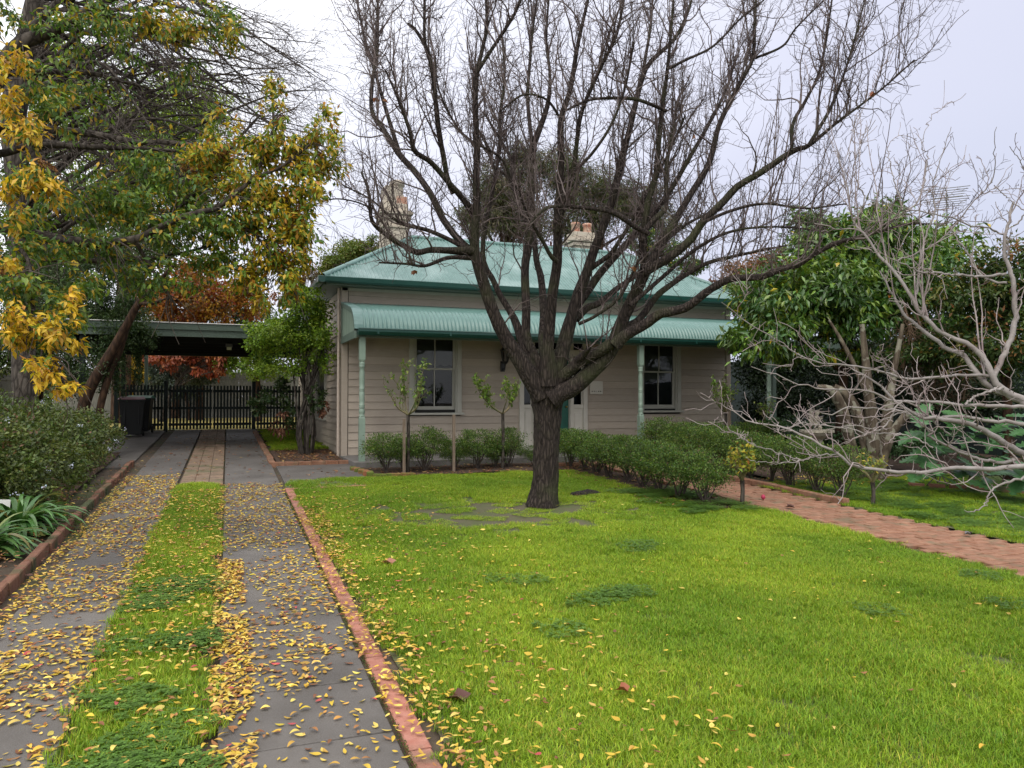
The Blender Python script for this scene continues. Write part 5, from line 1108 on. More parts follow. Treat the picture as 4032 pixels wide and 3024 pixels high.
# plumbago mass at left
pb = empty('flowering_shrub', (-3.2, 12, gf(12)), 'wide sprawling shrub dotted with pale blue flowers beside the driveway', 'shrub')
PBL = [(3, (.075, .105, .028)), (2, (.105, .14, .035)), (1.2, (.15, .185, .05)), (.8, (.04, .07, .02)), (.25, (.16, .09, .05))]
bl = []
for x, y, z, rx, ry_, rz2, n in [(-2.7,11.0,.85,.95,1.0,.72,6500),(-3.4,10.2,1.0,1.0,1.0,.75,6500),(-4.2,10.6,1.15,1.0,1.2,.8,5500),(-2.8,12.6,1.0,1.0,1.3,.75,6000),(-2.75,14.3,1.0,1.0,1.3,.7,5000),(-2.75,16.,1.0,.9,1.2,.6,3500),(-3.7,12.5,1.25,1.2,1.4,.75,5500),(-2.6,10.2,.65,.7,.7,.5,3500),(-4.6,9.2,1.0,.9,1.0,.7,3500)]:
    bl.append((int(n*1.2), (x+.26, y, z-.02), (rx*.86, ry_*.86, rz2*.88), n//40))
link_mesh('foliage', leaf_mesh('foliage', foliage(bl, .062, .034, PBL, hang=.05, cr=.11, shell=.72, clump_pal=.45)), M['leaf'], pb)['kind'] = 'stuff'
core_ = MB()
P0 = np.array([[(-3.3+rng.normal()*.25, 11.8+rng.normal()*.6, gf(11))]*2 for _ in range(60)]); P0[:, 1, 2] += .6; P0[:, 1, :2] += rng.normal(size=(60, 2))*.15
link_mesh('stems', tube_mesh('stems', [(P0, np.full((60, 2), .012), 4)]), M['elmtwig'], pb)
for k in range(34):
    b = bl[rng.integers(0, len(bl))]; d = unit(np.array([rng.normal()+.6, -abs(rng.normal())-.2, rng.normal()*.8+.3])); c = np.array(b[1])+d*np.array(b[2])*1.12
    n = 9; v, f, c_ = leaves(c+rng.normal(size=(n, 3))*.018, rng.normal(size=(n, 3))+[0, -.5, .5], rng.normal(size=(n, 3)), np.full(n, .022), np.full(n, .02), pal(n, [(1, (.62, .66, .82))], .05)); link_mesh('flower', np_mesh('flower', v, f, c_), M['leaf'], pb)

# agapanthus clumps
def agap(x, y, n, label, scale=1.):
    o = empty('strap_leaf_clump', (x, y, gf(y)), label, 'plant', 'strap leaved clumps in the left bed')
    V = []; F = []; C = []; b = 0
    for k in range(n):
        a = rng.uniform(0, 2*PI); L_ = rng.uniform(.35, .62)*scale; el0 = rng.uniform(.5, 1.35); r0 = rng.uniform(0, .09); p = np.array([x+math.cos(a)*r0, y+math.sin(a)*r0, gf(y)+.02])
        m_ = 8; h = np.array([math.cos(a), math.sin(a), 0]); s_ = np.array([-math.sin(a), math.cos(a), 0]); el_ = el0; w0 = rng.uniform(.016, .026)*scale
        tw = s_*math.cos(.3)+np.array([0, 0, rng.normal()*.2]); c = pal(1, [(2, (.085, .19, .05)), (1, (.13, .26, .08)), (.2, (.2, .2, .06))])[0]
        for j in range(m_+1):
            u = j/m_; w_ = w0*(math.sin(PI*min(1, .25+u*.75))**.6 if u < 1 else 0.02); V += [p-tw*w_, p-np.array([0, 0, .25*w_]), p+tw*w_]; C += [c]*3
            el_ -= (1.9/m_)*(.5+u); p = p+(h*math.cos(el_)+np.array([0, 0, math.sin(el_)]))*L_/m_
            if p[2] < gf(y)+.02: p[2] = gf(y)+.02
        for j in range(m_):
            i = b+3*j; F += [(i, i+1, i+4, i+3), (i+1, i+2, i+5, i+4)]
        b += 3*(m_+1)
    link_mesh('leaves', np_mesh('leaves', np.array(V), np.array(F), np.array(C), smooth=True), M['leafgloss'], o)['kind'] = 'stuff'
agap(-1.92, 9.15, 150, 'largest strap leaved clump, arching over the bed beside the brick kerb', 1.25)
agap(-2.02, 8.2, 110, 'strap leaved clump nearest the left edge of the picture, in front of the largest', 1.15)
agap(-2.45, 9.9, 80, 'strap leaved clump under the flowering shrub, behind the largest', 1.05)
tg_ = MB(); b = at(8, 1090, 8.0); tg_.add([(b[0]-.07, b[1], b[2]-.05), (b[0]+.06, b[1]-.02, b[2]-.045), (b[0]+.065, b[1]-.01, b[2]+.05), (b[0]-.06, b[1]+.01, b[2]+.055)]+[(b[0]-.07, b[1]+.004, b[2]-.05), (b[0]+.06, b[1]-.016, b[2]-.045), (b[0]+.065, b[1]-.006, b[2]+.05), (b[0]-.06, b[1]+.014, b[2]+.055)], [(0, 1, 2, 3), (7, 6, 5, 4), (0, 4, 5, 1), (1, 5, 6, 2), (2, 6, 7, 3), (3, 7, 4, 0)])
tg_.box(b[0]-.004, b[0]+.004, b[1], b[1]+.004, gf(b[1]), b[2]-.045)
tag(tg_.build('plant_tag', M['white']), 'small white plant tag among the strap leaves at the left edge', 'plant tag')

# little hedging shrubs
HP = [(3, (.065, .125, .028)), (2, (.11, .185, .035)), (1.6, (.17, .25, .045)), (.3, (.15, .09, .05))]
def shrub_protos():
    out = []
    for v in range(4):
        n = 5200; c = (0, 0, .46); r = (.40, .42, .25); P, o_, ci = blob(n, c, r, 90, .13, .45)
        P[:, 2] = np.minimum(P[:, 2], .68+rng.normal(size=n)*.012)
        low = rng.random(n) < .16; P[low, 2] = .47-np.abs(rng.normal(size=low.sum()))*.13
        top = ((P[:, 2]-.3)/.4)[:, None].clip(0, 1)
        lf = leaves(P, o_*.6+rng.normal(size=(n, 3))*.6+[0, 0, .35], rng.normal(size=(n, 3))*.6+[0, 0, 1.], rng.uniform(.022, .042, n), rng.uniform(.011, .019, n), pal(n, HP), .25)
        me = np_mesh('foliage', *lf); me.materials.append(M['leaf'])
        k = 9; B = np.zeros((k, 6, 3)); R = np.zeros((k, 6))
        for q in range(k):
            a = rng.uniform(0, 2*PI); e_ = np.array([math.cos(a)*rng.uniform(.1, .3), math.sin(a)*rng.uniform(.1, .3), rng.uniform(.4, .58)]); B[q], R[q] = resample(np.array([(rng.normal()*.02, rng.normal()*.02, -.02), e_*[.5, .5, .45]+rng.normal(size=3)*.02, e_]), np.array([.013, .009, .004]), 6)
        t_, r_ = sprout(B, R, 90, (.1, .3), tang=.5, up=.2, out=.8, k=5, wander=.3, rmax=.004, rtip=.0018, tmin=.3)
        ms = tube_mesh('stems', [(B, R, 5), (t_, r_, 3)]); ms.materials.append(M['elmtwig']); out.append((me, ms))
    return out
SP = shrub_protos()
def shrub(x, y, s, label, group, sz=1., dz=0, name='garden_shrub'):
    p = SP[int(rng.integers(0, 4))]; o = empty(name, (x, y, gf(y)+dz), label, 'shrub', group); a = rng.uniform(0, 6.28); o.rotation_euler = (0, 0, a); o.scale = (s, s, s*sz)
    for nm, me in (('foliage', p[0]), ('stems', p[1])):
        c = bpy.data.objects.new(nm, me); LK(c); c.parent = o
        if nm == 'foliage': c['kind'] = 'stuff'
lab = ['low shrub at the driveway corner of the verandah, first and widest of the row', 'low shrub beside the corner one, behind the first verandah post foot', 'bushy low shrub around the foot of the first standard rose', 'low shrub on the left side of the bare wooden stake', 'low shrub just right of the bare wooden stake', 'low shrub between the stake and the second standard rose', 'low shrub at the foot of the second standard rose', 'smallest low shrub, beside the trunk of the bare tree']
for (x, y, s, z_), l in zip([(2.62, 12.75, 1.0, .95), (2.95, 12.9, .8, .95), (3.3, 12.8, .95, 1.15), (3.85, 12.85, .75, 1.0), (4.25, 12.8, .95, 1.05), (4.62, 12.9, .6, 1.1), (4.85, 12.85, .85, 1.2), (5.35, 12.85, .62, .9)], lab):
    shrub(x, y, s, l, 'low shrubs along the verandah edge', z_)
# hedge on the lawn side of the path
pos = np.arange(12.75, 8.5, -.52)
words = ['first from the verandah', 'second from the verandah', 'third from the verandah', 'fourth from the verandah', 'fifth from the verandah', 'sixth from the verandah', 'seventh from the verandah', 'eighth from the verandah', 'ninth, at the open end by the yellow rose']
for k, y in enumerate(pos): shrub(6.05+rng.normal()*.03, y, 1.0+rng.normal()*.04, 'clipped shrub of the near hedge, '+words[min(k, 8)], 'near hedge beside the brick path', 1.0)
pos = np.arange(13.1, 8.1, -.52)
words2 = ['first from the verandah', 'second from the verandah', 'third from the verandah', 'fourth from the verandah', 'fifth from the verandah', 'sixth from the verandah', 'seventh from the verandah', 'eighth, second from its open end', 'ninth, darker one near its open end', 'last one, at the open end beside the side lawn']
for k, y in enumerate(pos): shrub(8.28+rng.normal()*.03, y, 1.05+rng.normal()*.05, 'clipped shrub of the far hedge, '+words2[min(k, 9)], 'far hedge beside the brick path', 1.08)
for k, (x, l) in enumerate(((8.75, 'shrub against the verandah edge right of the second verandah post'), (9.3, 'shrub against the verandah edge below the right window'), (9.9, 'shrub against the verandah edge beside the tall rose'), (10.5, 'shrub at the last corner of the verandah'), (11.0, 'shrub beyond the last corner of the verandah'))):
    shrub(x, 13.0+.1*rng.normal(), 1.1, l, 'shrubs along the right half of the verandah', 1.0)

# standard roses and stakes
def rose(x, y, h1, h2, spread, n, label, cols, px=None, lean=0.):
    o = empty('standard_rose', (x, y, gf(y)), label, 'rose bush', 'rose bushes'); z0 = gf(y)
    P, R_ = resample(np.array([(x, y, z0-.05), (x+.02, y, z0+h1*.5), (x+.01, y, z0+h1)]), np.array([.03, .026, .03]), 12); link_mesh('stem', knobbly('stem', P, R_, 9, .1), M['elm'], o)
    B = []; Rr = []
    for k in range(8):
        a = rng.uniform(0, 2*PI); e_ = np.array([x+math.cos(a)*spread*rng.uniform(.3, 1.), y+math.sin(a)*spread*rng.uniform(.3, .8), z0+h1+(h2-h1)*rng.uniform(.5, 1.)]); m_ = np.array([x+math.cos(a)*spread*.35, y+math.sin(a)*spread*.3, z0+h1+.12]); b_, r_ = resample(np.array([P[-1], m_, (m_+e_)/2+rng.normal(size=3)*.04, e_]), np.array([.016, .011, .007, .003]), 12); B.append(b_); Rr.append(r_)
    B = np.array(B); Rr = np.array(Rr); t_, r_ = sprout(B, Rr, 70, (.08, .28), tang=.5, up=.5, out=.6, k=5, wander=.25, rmax=.004, rtip=.002, tmin=.3)
    link_mesh('canes', tube_mesh('canes', [(B, Rr, 6), (t_, r_, 4)]), mat('rose_cane', (.10, .12, .04), .7, (.2, .14, .08), 6), o)
    ix = rng.integers(0, len(t_), n); jx = rng.integers(1, 5, n); C = t_[ix, jx]+rng.normal(size=(n, 3))*.018
    keep = rng.random(n) < np.clip((C[:, 2]-z0-h1)/(h2-h1)*1.6+.1, .1, 1)
    C = C[keep]; n = len(C); v, f, c_ = leaves(C, rng.normal(size=(n, 3))+[0, 0, -.2], rng.normal(size=(n, 3))*.5+[0, 0, 1], rng.uniform(.045, .08, n), rng.uniform(.028, .046, n), pal(n, cols)); link_mesh('foliage', np_mesh('foliage', v, f, c_), M['leaf'], o)['kind'] = 'stuff'
RG = [(3, (.12, .21, .03)), (2, (.18, .27, .04)), (1, (.25, .3, .07))]
rose(2.93, 12.5, .98, 1.85, .48, 380, 'standard rose in front of the left window', RG)
rose(4.66, 12.62, .98, 1.62, .52, 620, 'standard rose with the fullest leafy head, left of the bare tree trunk', RG)
rose(9.55, 12.85, .95, 1.65, .36, 420, 'standard rose against the boards right of the right window', RG)
rose(10.85, 13.2, .75, 1.25, .22, 90, 'small sparse rose by the last corner of the house', RG)
rose(6.42, 8.3, .33, .72, .26, 330, 'low rose with yellowing leaves at the open end of the near hedge', [(2, (.2, .27, .04)), (2, (.45, .38, .05)), (.6, (.35, .14, .04))])
rose(8.2, 7.85, .30, .66, .26, 70, 'sparse rose at the open end of the far hedge', [(1, (.2, .27, .04)), (1, (.5, .38, .07))])
rb_ = at(1648, 985, 10.0)
tag(link_mesh('rosebud', (lambda b: b.mesh('rosebud'))(MB().lathe(rb_[0], rb_[1], [(.004, -.035), (.022, -.02), (.03, .0), (.022, .025), (.006, .035)], 10, z0=gf(rb_[1])+.12)), mat('rose_petal', (.40, .03, .08), .6)), 'deep pink rosebud low beside the yellowing rose', 'flower')
for x, y, h, l in ((3.75, 12.55, .98, 'bare wooden stake between the two standard roses'), (10.95, 12.0, .95, 'pale wooden stake among the shrubs left of the bird bath'), (2.86, 12.44, .92, 'dark wooden stake tied to the rose in front of the left window'), (9.6, 12.78, 1.1, 'wooden stake tied to the rose right of the right window')):
    s_ = MB().box(x-.022, x+.022, y-.022, y+.022, gf(y)-.1, gf(y)+h).build('garden_stake', M['stake'], None, .003); tag(s_, l, 'stake', 'garden stakes')

# bird bath with a winged cherub
bx, by = 10.55, 11.4; bz = gf(by)
bb = empty('bird_bath', (bx, by, bz), 'cream cast stone bird bath with a winged cherub beyond the far hedge', 'bird bath')
MB().lathe(bx, by, [(.2, 0), (.2, .05), (.16, .08), (.13, .12), (.09, .2), (.085, .35), (.11, .42), (.13, .46), (.10, .5), (.12, .54)], 20, z0=bz).build('pedestal', M['stone'], bb)
bowl = MB(); bowl.lathe(bx, by, [(.10, .53), (.2, .57), (.27, .61), (.29, .65), (.30, .66), (.30, .70), (.27, .71), (.25, .69), (.12, .63), (.02, .62)], 28, z0=bz)
bowl.build('bowl', M['stone'], bb)
for k in range(26):
    a = 2*PI*k/26; t = MB(); c, s_ = math.cos(a), math.sin(a)
    me = MB().box(-.032, .032, .285, .312, .662, .708).mesh('rim_stone'); me.transform(Matrix.Translation((bx, by, bz)) @ Matrix.Rotation(a, 4, 'Z')); link_mesh('rim_stone', me, M['stone'], bb)
# cherub grown from a skin skeleton
sk = bpy.data.meshes.new('cherub')
js = [((0, 0, .10), .055), ((0, 0, .17), .05), ((0, .0, .235), .055), ((0, 0, .28), .022), ((0, -.01, .315), .042), ((0, -.012, .35), .046), ((0, -.01, .38), .03),
      ((-.05, 0, .25), .024), ((-.085, -.03, .20), .019), ((-.03, -.085, .215), .015), ((.05, 0, .25), .024), ((.10, -.02, .225), .019), ((.135, -.07, .24), .014),
      ((-.035, -.02, .085), .036), ((-.05, -.10, .07), .028), ((-.045, -.05, .0), .02), ((.035, 0, .08), .036), ((.045, -.04, .01), .026), ((.05, .05, 0), .018)]
eg = [(0, 1), (1, 2), (2, 3), (3, 4), (4, 5), (5, 6), (2, 7), (7, 8), (8, 9), (2, 10), (10, 11), (11, 12), (0, 13), (13, 14), (14, 15), (0, 16), (16, 17), (17, 18)]
sk.from_pydata([j[0] for j in js], eg, []); ob = link_mesh('cherub', sk, M['stone'], bb, loc=(bx, by, bz+.68)); ob.scale = (1.05,)*3
md = ob.modifiers.new('skin', 'SKIN'); md.use_smooth_shade = True
for i, j in enumerate(js): sk.skin_vertices[0].data[i].radius = (j[1], j[1])
sk.skin_vertices[0].data[0].use_root = True
sb = ob.modifiers.new('sub', 'SUBSURF'); sb.levels = 1; sb.render_levels = 2
ob.rotation_euler = (0, 0, .5)
for s_ in (-1, 1):
    wg = MB()
    for k in range(6):
        a = math.radians(25+k*24); L_ = .17-.012*k; c0 = np.array([s_*.02, .045, .24-.01*k]); d = np.array([s_*math.sin(a)*.75, .25, math.cos(a)]); d /= np.linalg.norm(d); q = np.cross(d, [0, 1, 0]); q /= np.linalg.norm(q)
        V = [c0-q*.012, c0+q*.012, c0+d*L_*.7+q*.024, c0+d*L_, c0+d*L_*.7-q*.024]; V = V+[v_+np.array([0, .014, 0]) for v_ in V]
        wg.add(V, [(0, 1, 2, 3, 4), (9, 8, 7, 6, 5)]+[(i, (i+1) % 5, 5+(i+1) % 5, 5+i) for i in range(5)])
    me = wg.mesh('wing'); w2 = bpy.data.objects.new('wing', me); me.materials.append(M['stone']); LK(w2); w2.parent = ob
MB().lathe(bx, by, [(.09, 0), (.085, .03), (.06, .05)], 12, z0=bz+.64).build('statue_base', M['stone'], bb)

# neighbour's TV antenna
ax = at(2045, 420, 24.)
an = empty('tv_antenna', (ax[0], ax[1], gf(ax[1])), 'thin rooftop television antenna on a tall mast against the sky at the right', 'antenna')
link_mesh('mast', tube_mesh('mast', [(np.array([[(ax[0], ax[1], gf(ax[1])), (ax[0], ax[1], ax[2]+.05)]]), np.full((1, 2), .02), 6)]), M['palings'], an)
els = []
for dz_, n_ in ((.05, 5), (-.25, 5)):
    els.append([(ax[0]-.5, ax[1]-.35, ax[2]+dz_), (ax[0]+.5, ax[1]+.35, ax[2]+dz_)])
    for k in range(n_):
        u = -.5+k/(n_-1); c = np.array([ax[0]+u, ax[1]+u*.7, ax[2]+dz_]); e_ = np.array([.45, -.5, 0])*(1-.1*k); els.append([tuple(c-e_), tuple(c+e_)])
link_mesh('elements', tube_mesh('elements', [(np.array(els), np.full((len(els), 2), .011), 4)]), M['palings'], an)

# ------------------------------------------------------------------ lawn blades, clover, leaf litter
def patch(kind, size=.32, n=800, seed=0):
    r = np.random.default_rng(seed); x, y = r.uniform(-size/2, size/2, (2, n))
    if kind == 'grass':
        h = r.uniform(.018, .052, n); w_ = r.uniform(.0022, .0042, n); a = r.uniform(0, 2*PI, n); ln = r.uniform(.1, 1.3, n)*h
        d = np.stack([np.cos(a), np.sin(a), np.zeros(n)], 1); s = np.stack([-np.sin(a), np.cos(a), np.zeros(n)], 1); B = np.stack([x, y, np.zeros(n)-.004], 1); z = np.array([0, 0, 1.])
        V = np.stack([B-s*w_[:, None]/2, B+s*w_[:, None]/2, B+d*ln[:, None]*.35+z*h[:, None]*.65+s*w_[:, None]*.45, B+d*ln[:, None]*.35+z*h[:, None]*.65-s*w_[:, None]*.45, B+d*ln[:, None]+z*h[:, None]*.92], 1).reshape(-1, 3)
        b = np.arange(n)[:, None]*5; F = np.concatenate([b+[0, 1, 2], b+[0, 2, 3], b+[3, 2, 4]], 1).reshape(-1, 3)
        c = np.clip(1+r.normal(size=(n, 1))*.22, .45, 1.7)*np.array([[1, 1, 1]]); dry = r.random(n) < .10; c[dry] = c[dry]*[1.75, 1.05, 2.6]
        dk = r.random(n) < .2; c[dk] *= [.6, .8, .9]
        return np_mesh('blades', V, F, np.repeat(c, 5, axis=0))
    # clover: three round leaflets on a stalk
    n = n//4; x, y = r.uniform(-size/2, size/2, (2, n)); z = r.uniform(.015, .045, n); V = []; F = []; C = []; b = 0
    for i in range(n):
        a0 = r.uniform(0, 6.28); L_ = r.uniform(.011, .019); cc = np.clip(1+r.normal()*.2, .5, 1.6)*np.ones(3)
        for q in range(3):
            a = a0+q*2.094; d = np.array([math.cos(a), math.sin(a), r.uniform(-.15, .25)]); s = np.array([-math.sin(a), math.cos(a), 0]); c = np.array([x[i], y[i], z[i]])
            V += [c, c+d*L_*.6+s*L_*.5, c+d*L_, c+d*L_*.6-s*L_*.5]; F += [(b, b+1, b+2), (b, b+2, b+3)]; C += [cc]*4; b += 4
    return np_mesh('leaflets', np.array(V), np.array(F), np.array(C))
def gn_scatter(name, pts, scl, rot, meshes, m_, label=None, parent=None):
    """points mesh with geometry nodes that put one of the little patches on each point"""
    col = bpy.data.collections.new(name+'_patches')
    for me in meshes:
        if not me.materials: me.materials.append(m_)
        col.objects.link(bpy.data.objects.new(name+'_patch', me))
    me = bpy.data.meshes.new(name); me.vertices.add(len(pts)); me.vertices.foreach_set('co', np.asarray(pts, np.float32).ravel())
    a = me.attributes.new('scl', 'FLOAT_VECTOR', 'POINT'); a.data.foreach_set('vector', np.asarray(scl, np.float32).ravel())
    a = me.attributes.new('rot', 'FLOAT_VECTOR', 'POINT'); a.data.foreach_set('vector', np.asarray(rot, np.float32).ravel())
    a = me.attributes.new('pick', 'INT', 'POINT'); a.data.foreach_set('value', rng.integers(0, len(meshes), len(pts)).astype(np.int32)); me.update()
    o = bpy.data.objects.new(name, me); LK(o); o['kind'] = 'stuff'
    gnt = bpy.data.node_groups.new(name, 'GeometryNodeTree'); gnt.interface.new_socket('Geometry', in_out='INPUT', socket_type='NodeSocketGeometry'); gnt.interface.new_socket('Geometry', in_out='OUTPUT', socket_type='NodeSocketGeometry')
    nd = gnt.nodes; lk = gnt.links; gi = nd.new('NodeGroupInput'); go = nd.new('NodeGroupOutput'); ip = nd.new('GeometryNodeInstanceOnPoints'); ci = nd.new('GeometryNodeCollectionInfo')
    ci.inputs['Collection'].default_value = col; ci.inputs['Separate Children'].default_value = True; ci.inputs['Reset Children'].default_value = True
    ip.inputs['Pick Instance'].default_value = True
    def na(nm, ty): q = nd.new('GeometryNodeInputNamedAttribute'); q.data_type = ty; q.inputs['Name'].default_value = nm; return q.outputs['Attribute']
    lk.new(gi.outputs[0], ip.inputs['Points']); lk.new(ci.outputs[0], ip.inputs['Instance']); lk.new(na('pick', 'INT'), ip.inputs['Instance Index']); lk.new(na('rot', 'FLOAT_VECTOR'), ip.inputs['Rotation']); lk.new(na('scl', 'FLOAT_VECTOR'), ip.inputs['Scale'])
    lk.new(ip.outputs[0], go.inputs[0]); md = o.modifiers.new('scatter', 'NODES'); md.node_group = gnt
    if label: o['label'] = label
    return o
GP = [patch('grass', n=900, seed=s) for s in range(6)]; CP = [patch('clover', n=800, seed=20+s) for s in range(4)]
from mathutils import noise as mno
def nz2(x, y, s, o=0.): return mno.noise(Vector((x*s+o, y*s-o, o)))
def bare(x, y):
    """thin, worn turf: the worn ring under the bare tree, and patches"""
    d = math.hypot((x-3.2)/2.1, (y-8.7)/1.25); v = max(0, 1.35-d)*(.85+.5*nz2(x, y, 2.6, 7))
    v += max(0, .75-math.hypot((x-4.4)/.75, (y-3.4)/.55))*1.1+max(0, .6-math.hypot((x-1.9)/.8, (y-7.6)/.5))*.9
    v += .9*max(0, nz2(x, y, 1.6, 3.)-.22)+.5*nz2(x, y, 4., 9)
    return v
def cover(x0, x1, y0, y1, stp, jitter=.5, thin=None, zoff=-.008, hs=1.):
    P = []; S = []; R = []
    for y in np.arange(y0, y1, stp):
        for x in np.arange(x0, x1, stp):
            a = x+random.uniform(-1, 1)*stp*jitter; b = y+random.uniform(-1, 1)*stp*jitter; a = min(max(a, x0), x1); b = min(max(b, y0), y1); s = 1.; h = hs*(1+.35*nz2(a, b, 1.3, 5))
            if thin is not None:
                t = thin(a, b)
                if t > .5 and random.random() < .8: continue
                if t > .3: h *= max(.25, 1.1-t)
            P.append((a, b, gf(b)+float(lumps(np.array(a), np.array(b)))+zoff)); S.append((s, s, h)); R.append((math.atan(G), 0, random.uniform(0, 6.28)))
    return np.array(P), np.array(S), np.array(R)
P, S_, R_ = cover(1.1, 6.42, .6, 8.2, .17, thin=bare)
P2, S2, R2 = cover(1.1, 5.75, 8.2, 12.25, .17, thin=bare)
gn_scatter('lawn_grass', np.concatenate([P, P2]), np.concatenate([S_, S2]), np.concatenate([R_, R2]), GP, M['grass'])
P, S_, R_ = cover(-.52, -.12, .9, 12.1, .15, thin=lambda x, y: .2*nz2(x, y, 3), zoff=.0, hs=1.1)
P[:, 0] += sx(P[:, 1]); gn_scatter('strip_grass', P, S_, R_, GP, M['grass'])
P, S_, R_ = cover(7.95, 11.9, 3.4, 10.0, .2, zoff=-.005, hs=.9); gn_scatter('side_lawn_grass', P, S_, R_, GP, M['grass'])
P, S_, R_ = cover(1.2, 2.1, 16.8, 22.5, .2, zoff=.0); gn_scatter('side_strip_grass', P, S_, R_, GP, M['grass'])
def clov(reg, n, noise_t, zoff=0.):
    P = []
    while len(P) < n:
        x = random.uniform(reg[0], reg[1]); y = random.uniform(reg[2], reg[3])
        if nz2(x, y, 2.2, 1.) > noise_t: P.append((x, y, gf(y)+zoff))
        elif random.random() < .003: P.append((x, y, gf(y)+zoff))
    return P
P = [(x+sx(y), y, z) for x, y, z in clov((-.52, -.12, 1.2, 6.6), 70, .02, .008)]+clov((8.05, 12.5, 3.4, 9.8), 420, -.35, .0)+clov((5.3, 6.4, 7.9, 9.8), 60, -.4, .01)+clov((1.3, 6.2, 1.5, 7), 14, .3)
P = np.array(P); S_ = np.ones((len(P), 3)); R_ = np.stack([np.full(len(P), math.atan(G)), np.zeros(len(P)), rng.uniform(0, 6.28, len(P))], 1); gn_scatter('clover', P, S_, R_, CP, M['clover'])

# autumn leaves: curled pointed leaf, 6 shapes shared
LC = [(3.2, (.58, .40, .05)), (2.4, (.66, .50, .12)), (2, (.50, .30, .06)), (1.5, (.34, .16, .06)), (.9, (.20, .085, .04)), (.12, (.45, .08, .08))]
def curled(ln, wd, cu, tw, ):
    m_ = 5; V = []
    for j in range(m_+1):
        u = j/m_; w_ = wd/2*math.sin(PI*(u*.92+.04))**.85; xx = (u-.5)*ln; zz = cu*ln*((u-.5)**2*4-1)*.25; t = tw*(u-.5); V += [(xx, -w_*math.cos(t), zz+w_*.35-w_*math.sin(t)), (xx, 0, zz), (xx, w_*math.cos(t), zz+w_*.35+w_*math.sin(t))]
    F = []
    for j in range(m_): i = 3*j; F += [(i, i+1, i+4, i+3), (i+1, i+2, i+5, i+4)]
    return np.array(V), np.array(F)
LS = [curled(.046*s, .019*s, c*.6, t) for s, c, t in ((1, .9, .3), (.85, -.5, -.6), (1.1, .5, .8), (.95, 1.3, -.3), (.75, .7, 0), (1.05, -.9, .5))]
def leafpos():
    """where leaves lie: dense on the strips nearby, thinning with distance"""
    out = []
    def put(n, fx, fy, zoff, where, cond=None):
        k = 0; tries = 0
        while k < n and tries < n*30:
            tries += 1; y = fy(); x = fx(y)
            if cond and not cond(x, y): continue
            out.append((x, y, gf(y)+zoff, where)); k += 1
    U = random.uniform
    put(6200, lambda y: U(-1.44, -.66)+sx(y), lambda: 1.8+11.5*random.random()**1.35, .018, 'strip_left', lambda x, y: nz2(x, y, 1.8)+.35*random.random() > -.12)
    put(3200, lambda y: U(-.05, .78)+sx(y), lambda: 2.2+9.8*random.random()**1.15, .022, 'strip_right', lambda x, y: (y > 4.2 or random.random() < .28) and nz2(x, y, 2.1, 4)+.5*random.random() > -.05)
    put(1500, lambda y: U(-.05, .16)+sx(y), lambda: U(2.6, 7.2), .024, 'strip_right', lambda x, y: nz2(x, y, 2, 8) > -.25)
    put(1500, lambda y: U(-.66, -.02)+sx(y), lambda: 1.6+9.8*random.random()**1.2, .05, 'strip_grass', lambda x, y: random.random() < (.45 if y < 4.6 else 1.))
    put(1100, lambda y: U(.78, 1.12)+sx(y), lambda: U(2.6, 9.5), .028, 'brick', lambda x, y: nz2(x, y, 2, 2) > -.2 or random.random() < .3)
    put(1100, lambda y: .95+abs(random.gauss(0, .75)), lambda: U(2.4, 10.5), .035, 'lawn')
    put(200, lambda y: U(1.1, 6.3), lambda: U(2.0, 11.5), .035, 'lawn')
    put(3200, lambda y: U(-3.2, -1.6), lambda: U(5.2, 11.5), .07, 'bed')
    put(420, lambda y: U(-1.7, -1.25), lambda: U(4, 15), .02, 'kerb')
    put(700, lambda y: U(-1.3, 2.0), lambda: U(9.5, 21), .02, 'far')
    put(520, lambda y: U(2.4, 6.4), lambda: U(12.1, 13.3), .03, 'vbed')
    put(600, lambda y: U(1.05, 2.15), lambda: U(14.35, 16.7), .05, 'sbed')
    put(350, lambda y: U(5.3, 6.5), lambda: U(8.6, 12.8), .03, 'vbed')
    put(420, lambda y: U(8.2, 12), lambda: U(9.3, 10.3), .03, 'rb')
    return out
LPs = leafpos()
dist = [(math.hypot(p[0], p[1]), i) for i, p in enumerate(LPs) if p[3] in ('strip_left', 'strip_right', 'strip_grass', 'brick', 'lawn')]
def infr(p):
    d = np.array(p[:3])-CAM; z = d@FW; u = 2016+FPX*(d@RT)/z; v = 1512-FPX*(d@UP)/z; return z > .2 and 0 < u < 4032 and 0 < v < 3024
near = [i for d, i in sorted(dist) if infr(LPs[i])][:296]; ns = set(near)
where_l = {'strip_left': ('small autumn leaf lying on the concrete strip beside the garden bed', 'autumn leaves on the concrete strip beside the garden bed'),
 'strip_right': ('small autumn leaf lying on the concrete strip beside the brick edging', 'autumn leaves on the concrete strip beside the brick edging'),
 'strip_grass': ('small autumn leaf lying in the grass strip between the two concrete strips', 'autumn leaves in the grass strip of the driveway'),
 'brick': ('small autumn leaf lying on the flat brick edging of the lawn', 'autumn leaves on the brick edging'), 'lawn': ('small autumn leaf lying on the open lawn', 'autumn leaves on the open lawn')}
cache = {}
lcols = [c for w_, c in LC]; lw = np.array([w_ for w_, c in LC]); lw /= lw.sum()
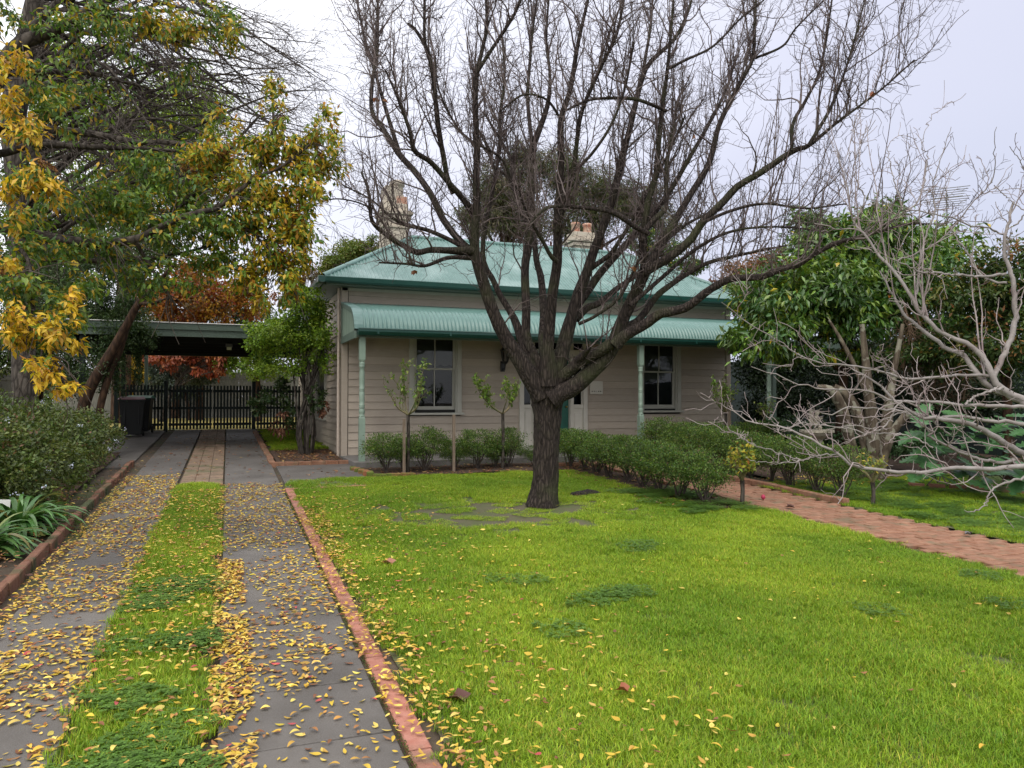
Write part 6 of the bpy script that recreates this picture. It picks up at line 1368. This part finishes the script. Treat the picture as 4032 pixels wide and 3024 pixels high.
for i in near:
    p = LPs[i]; si = int(rng.integers(0, 6)); ci = int(rng.choice(len(lcols), p=lw))
    if (si, ci) not in cache:
        V, F = LS[si]; me = np_mesh('fallen_leaf', V, F, np.tile(lcols[ci], (len(V), 1)), smooth=True); me.materials.append(M['litter']); cache[(si, ci)] = me
    o = bpy.data.objects.new('fallen_leaf', cache[(si, ci)]); LK(o); o.location = (p[0], p[1], p[2]+.002); o.rotation_euler = (math.atan(G)+rng.normal()*.15, rng.normal()*.15, rng.uniform(0, 6.28)); sc_ = rng.uniform(.7, 1.2); o.scale = (sc_,)*3
    l, g_ = where_l[p[3]]; tag(o, l, 'leaf', g_)
VV = []; FF = []; CC = []; b = 0
BR_ = [(2, (.20, .085, .04)), (2, (.30, .15, .07)), (1, (.42, .27, .10)), (.5, (.12, .06, .04))]
for i, p in enumerate(LPs):
    if i in ns: continue
    V, F = LS[rng.integers(0, 6)]; a = rng.uniform(0, 6.28); s = rng.uniform(.7, 1.25)*(1.5 if p[3] in ('vbed', 'sbed', 'far', 'rb') and rng.random() < .5 else 1); ca, sa = math.cos(a), math.sin(a); tx = rng.normal()*.2
    W = V*s; W = np.stack([W[:, 0]*ca-W[:, 1]*sa, W[:, 0]*sa+W[:, 1]*ca, W[:, 2]+W[:, 1]*tx], 1)+np.array(p[:3])
    VV.append(W); FF.append(F+b); CC.append(np.tile(pal(1, BR_ if (p[3] in ('vbed', 'sbed', 'far', 'kerb') or (p[3] == 'bed' and rng.random() < .55)) else LC)[0], (len(V), 1))); b += len(V)
lt = link_mesh('leaf_litter', np_mesh('leaf_litter', np.concatenate(VV), np.concatenate(FF), np.concatenate(CC), smooth=True), M['litter']); lt['kind'] = 'stuff'
# larger brown leaves on lawn and path
for (px, py, d0), l in (((838, 1222, 0), 'large pinkish maple leaf lying on the lawn near the brick edging'), ((1706, 1100, 0), 'dark curled dead leaf on the brick path near the yellowing rose'), ((988, 1520, 0), 'crumpled dark brown leaf on the near lawn'), ((2090, 1160, 0), 'grey crumpled leaf on the brick path towards the right'), ((1345, 1502, 0), 'small russet leaf on the near lawn')):
    dd = at(px, py, 1.)-CAM; t = (0-CAM[2])/(dd[2]-G*dd[1]); c = CAM+dd*t; V = []; n = 10; cc = (.35, .16, .11) if 'pink' in l else ((.10, .045, .035) if 'dark' in l else (.16, .15, .17) if 'grey' in l else (.3, .1, .05)); rr = .075 if 'large' in l or 'dark' in l else .045
    for k in range(n): a = 2*PI*k/n; q = rr*(1 if k % 2 == 0 else .55); V.append((math.cos(a)*q, math.sin(a)*q, .02*math.sin(a*2)+.012))
    V.append((0, 0, 0)); o = link_mesh('dead_leaf', np_mesh('dead_leaf', np.array(V), np.array([(k, (k+1) % n, n) for k in range(n)]), np.tile(cc, (n+1, 1))), M['litter'], None, loc=(c[0], c[1], c[2]+.03)); tag(o, l, 'leaf')
# exposed root by the tree
rk = MB(); me = rk.lathe(0, 0, [(.02, -.08), (.30, -.05), (.27, .02), (.16, .05), (.02, .07)], 14).mesh('surface_root')
for v_ in me.vertices: v_.co.y *= .45; v_.co.z += .012*math.sin(v_.co.x*22)
o = link_mesh('surface_root', me, M['bark'], None, loc=(4.86, 9.72, gf(9.72)+.0)); o.rotation_euler = (0, 0, .2); tag(o, 'grey exposed root hump in the turf right of the tree trunk', 'root')
# moss in the joint between slab and brick
S = []; n = 5000; ys = rng.uniform(1.5, 11, n); xsn = .792+sx(ys)+rng.normal(size=n)*.008
S.append(leaves(np.stack([xsn, ys, g(ys)+.006], 1), rng.normal(size=(n, 3))+[0, 0, 1], rng.normal(size=(n, 3)), rng.uniform(.005, .012, n), rng.uniform(.003, .006, n), pal(n, [(1, (.09, .16, .02)), (1, (.06, .10, .02))])))
link_mesh('joint_moss', leaf_mesh('joint_moss', S), M['leaf'])['kind'] = 'stuff'
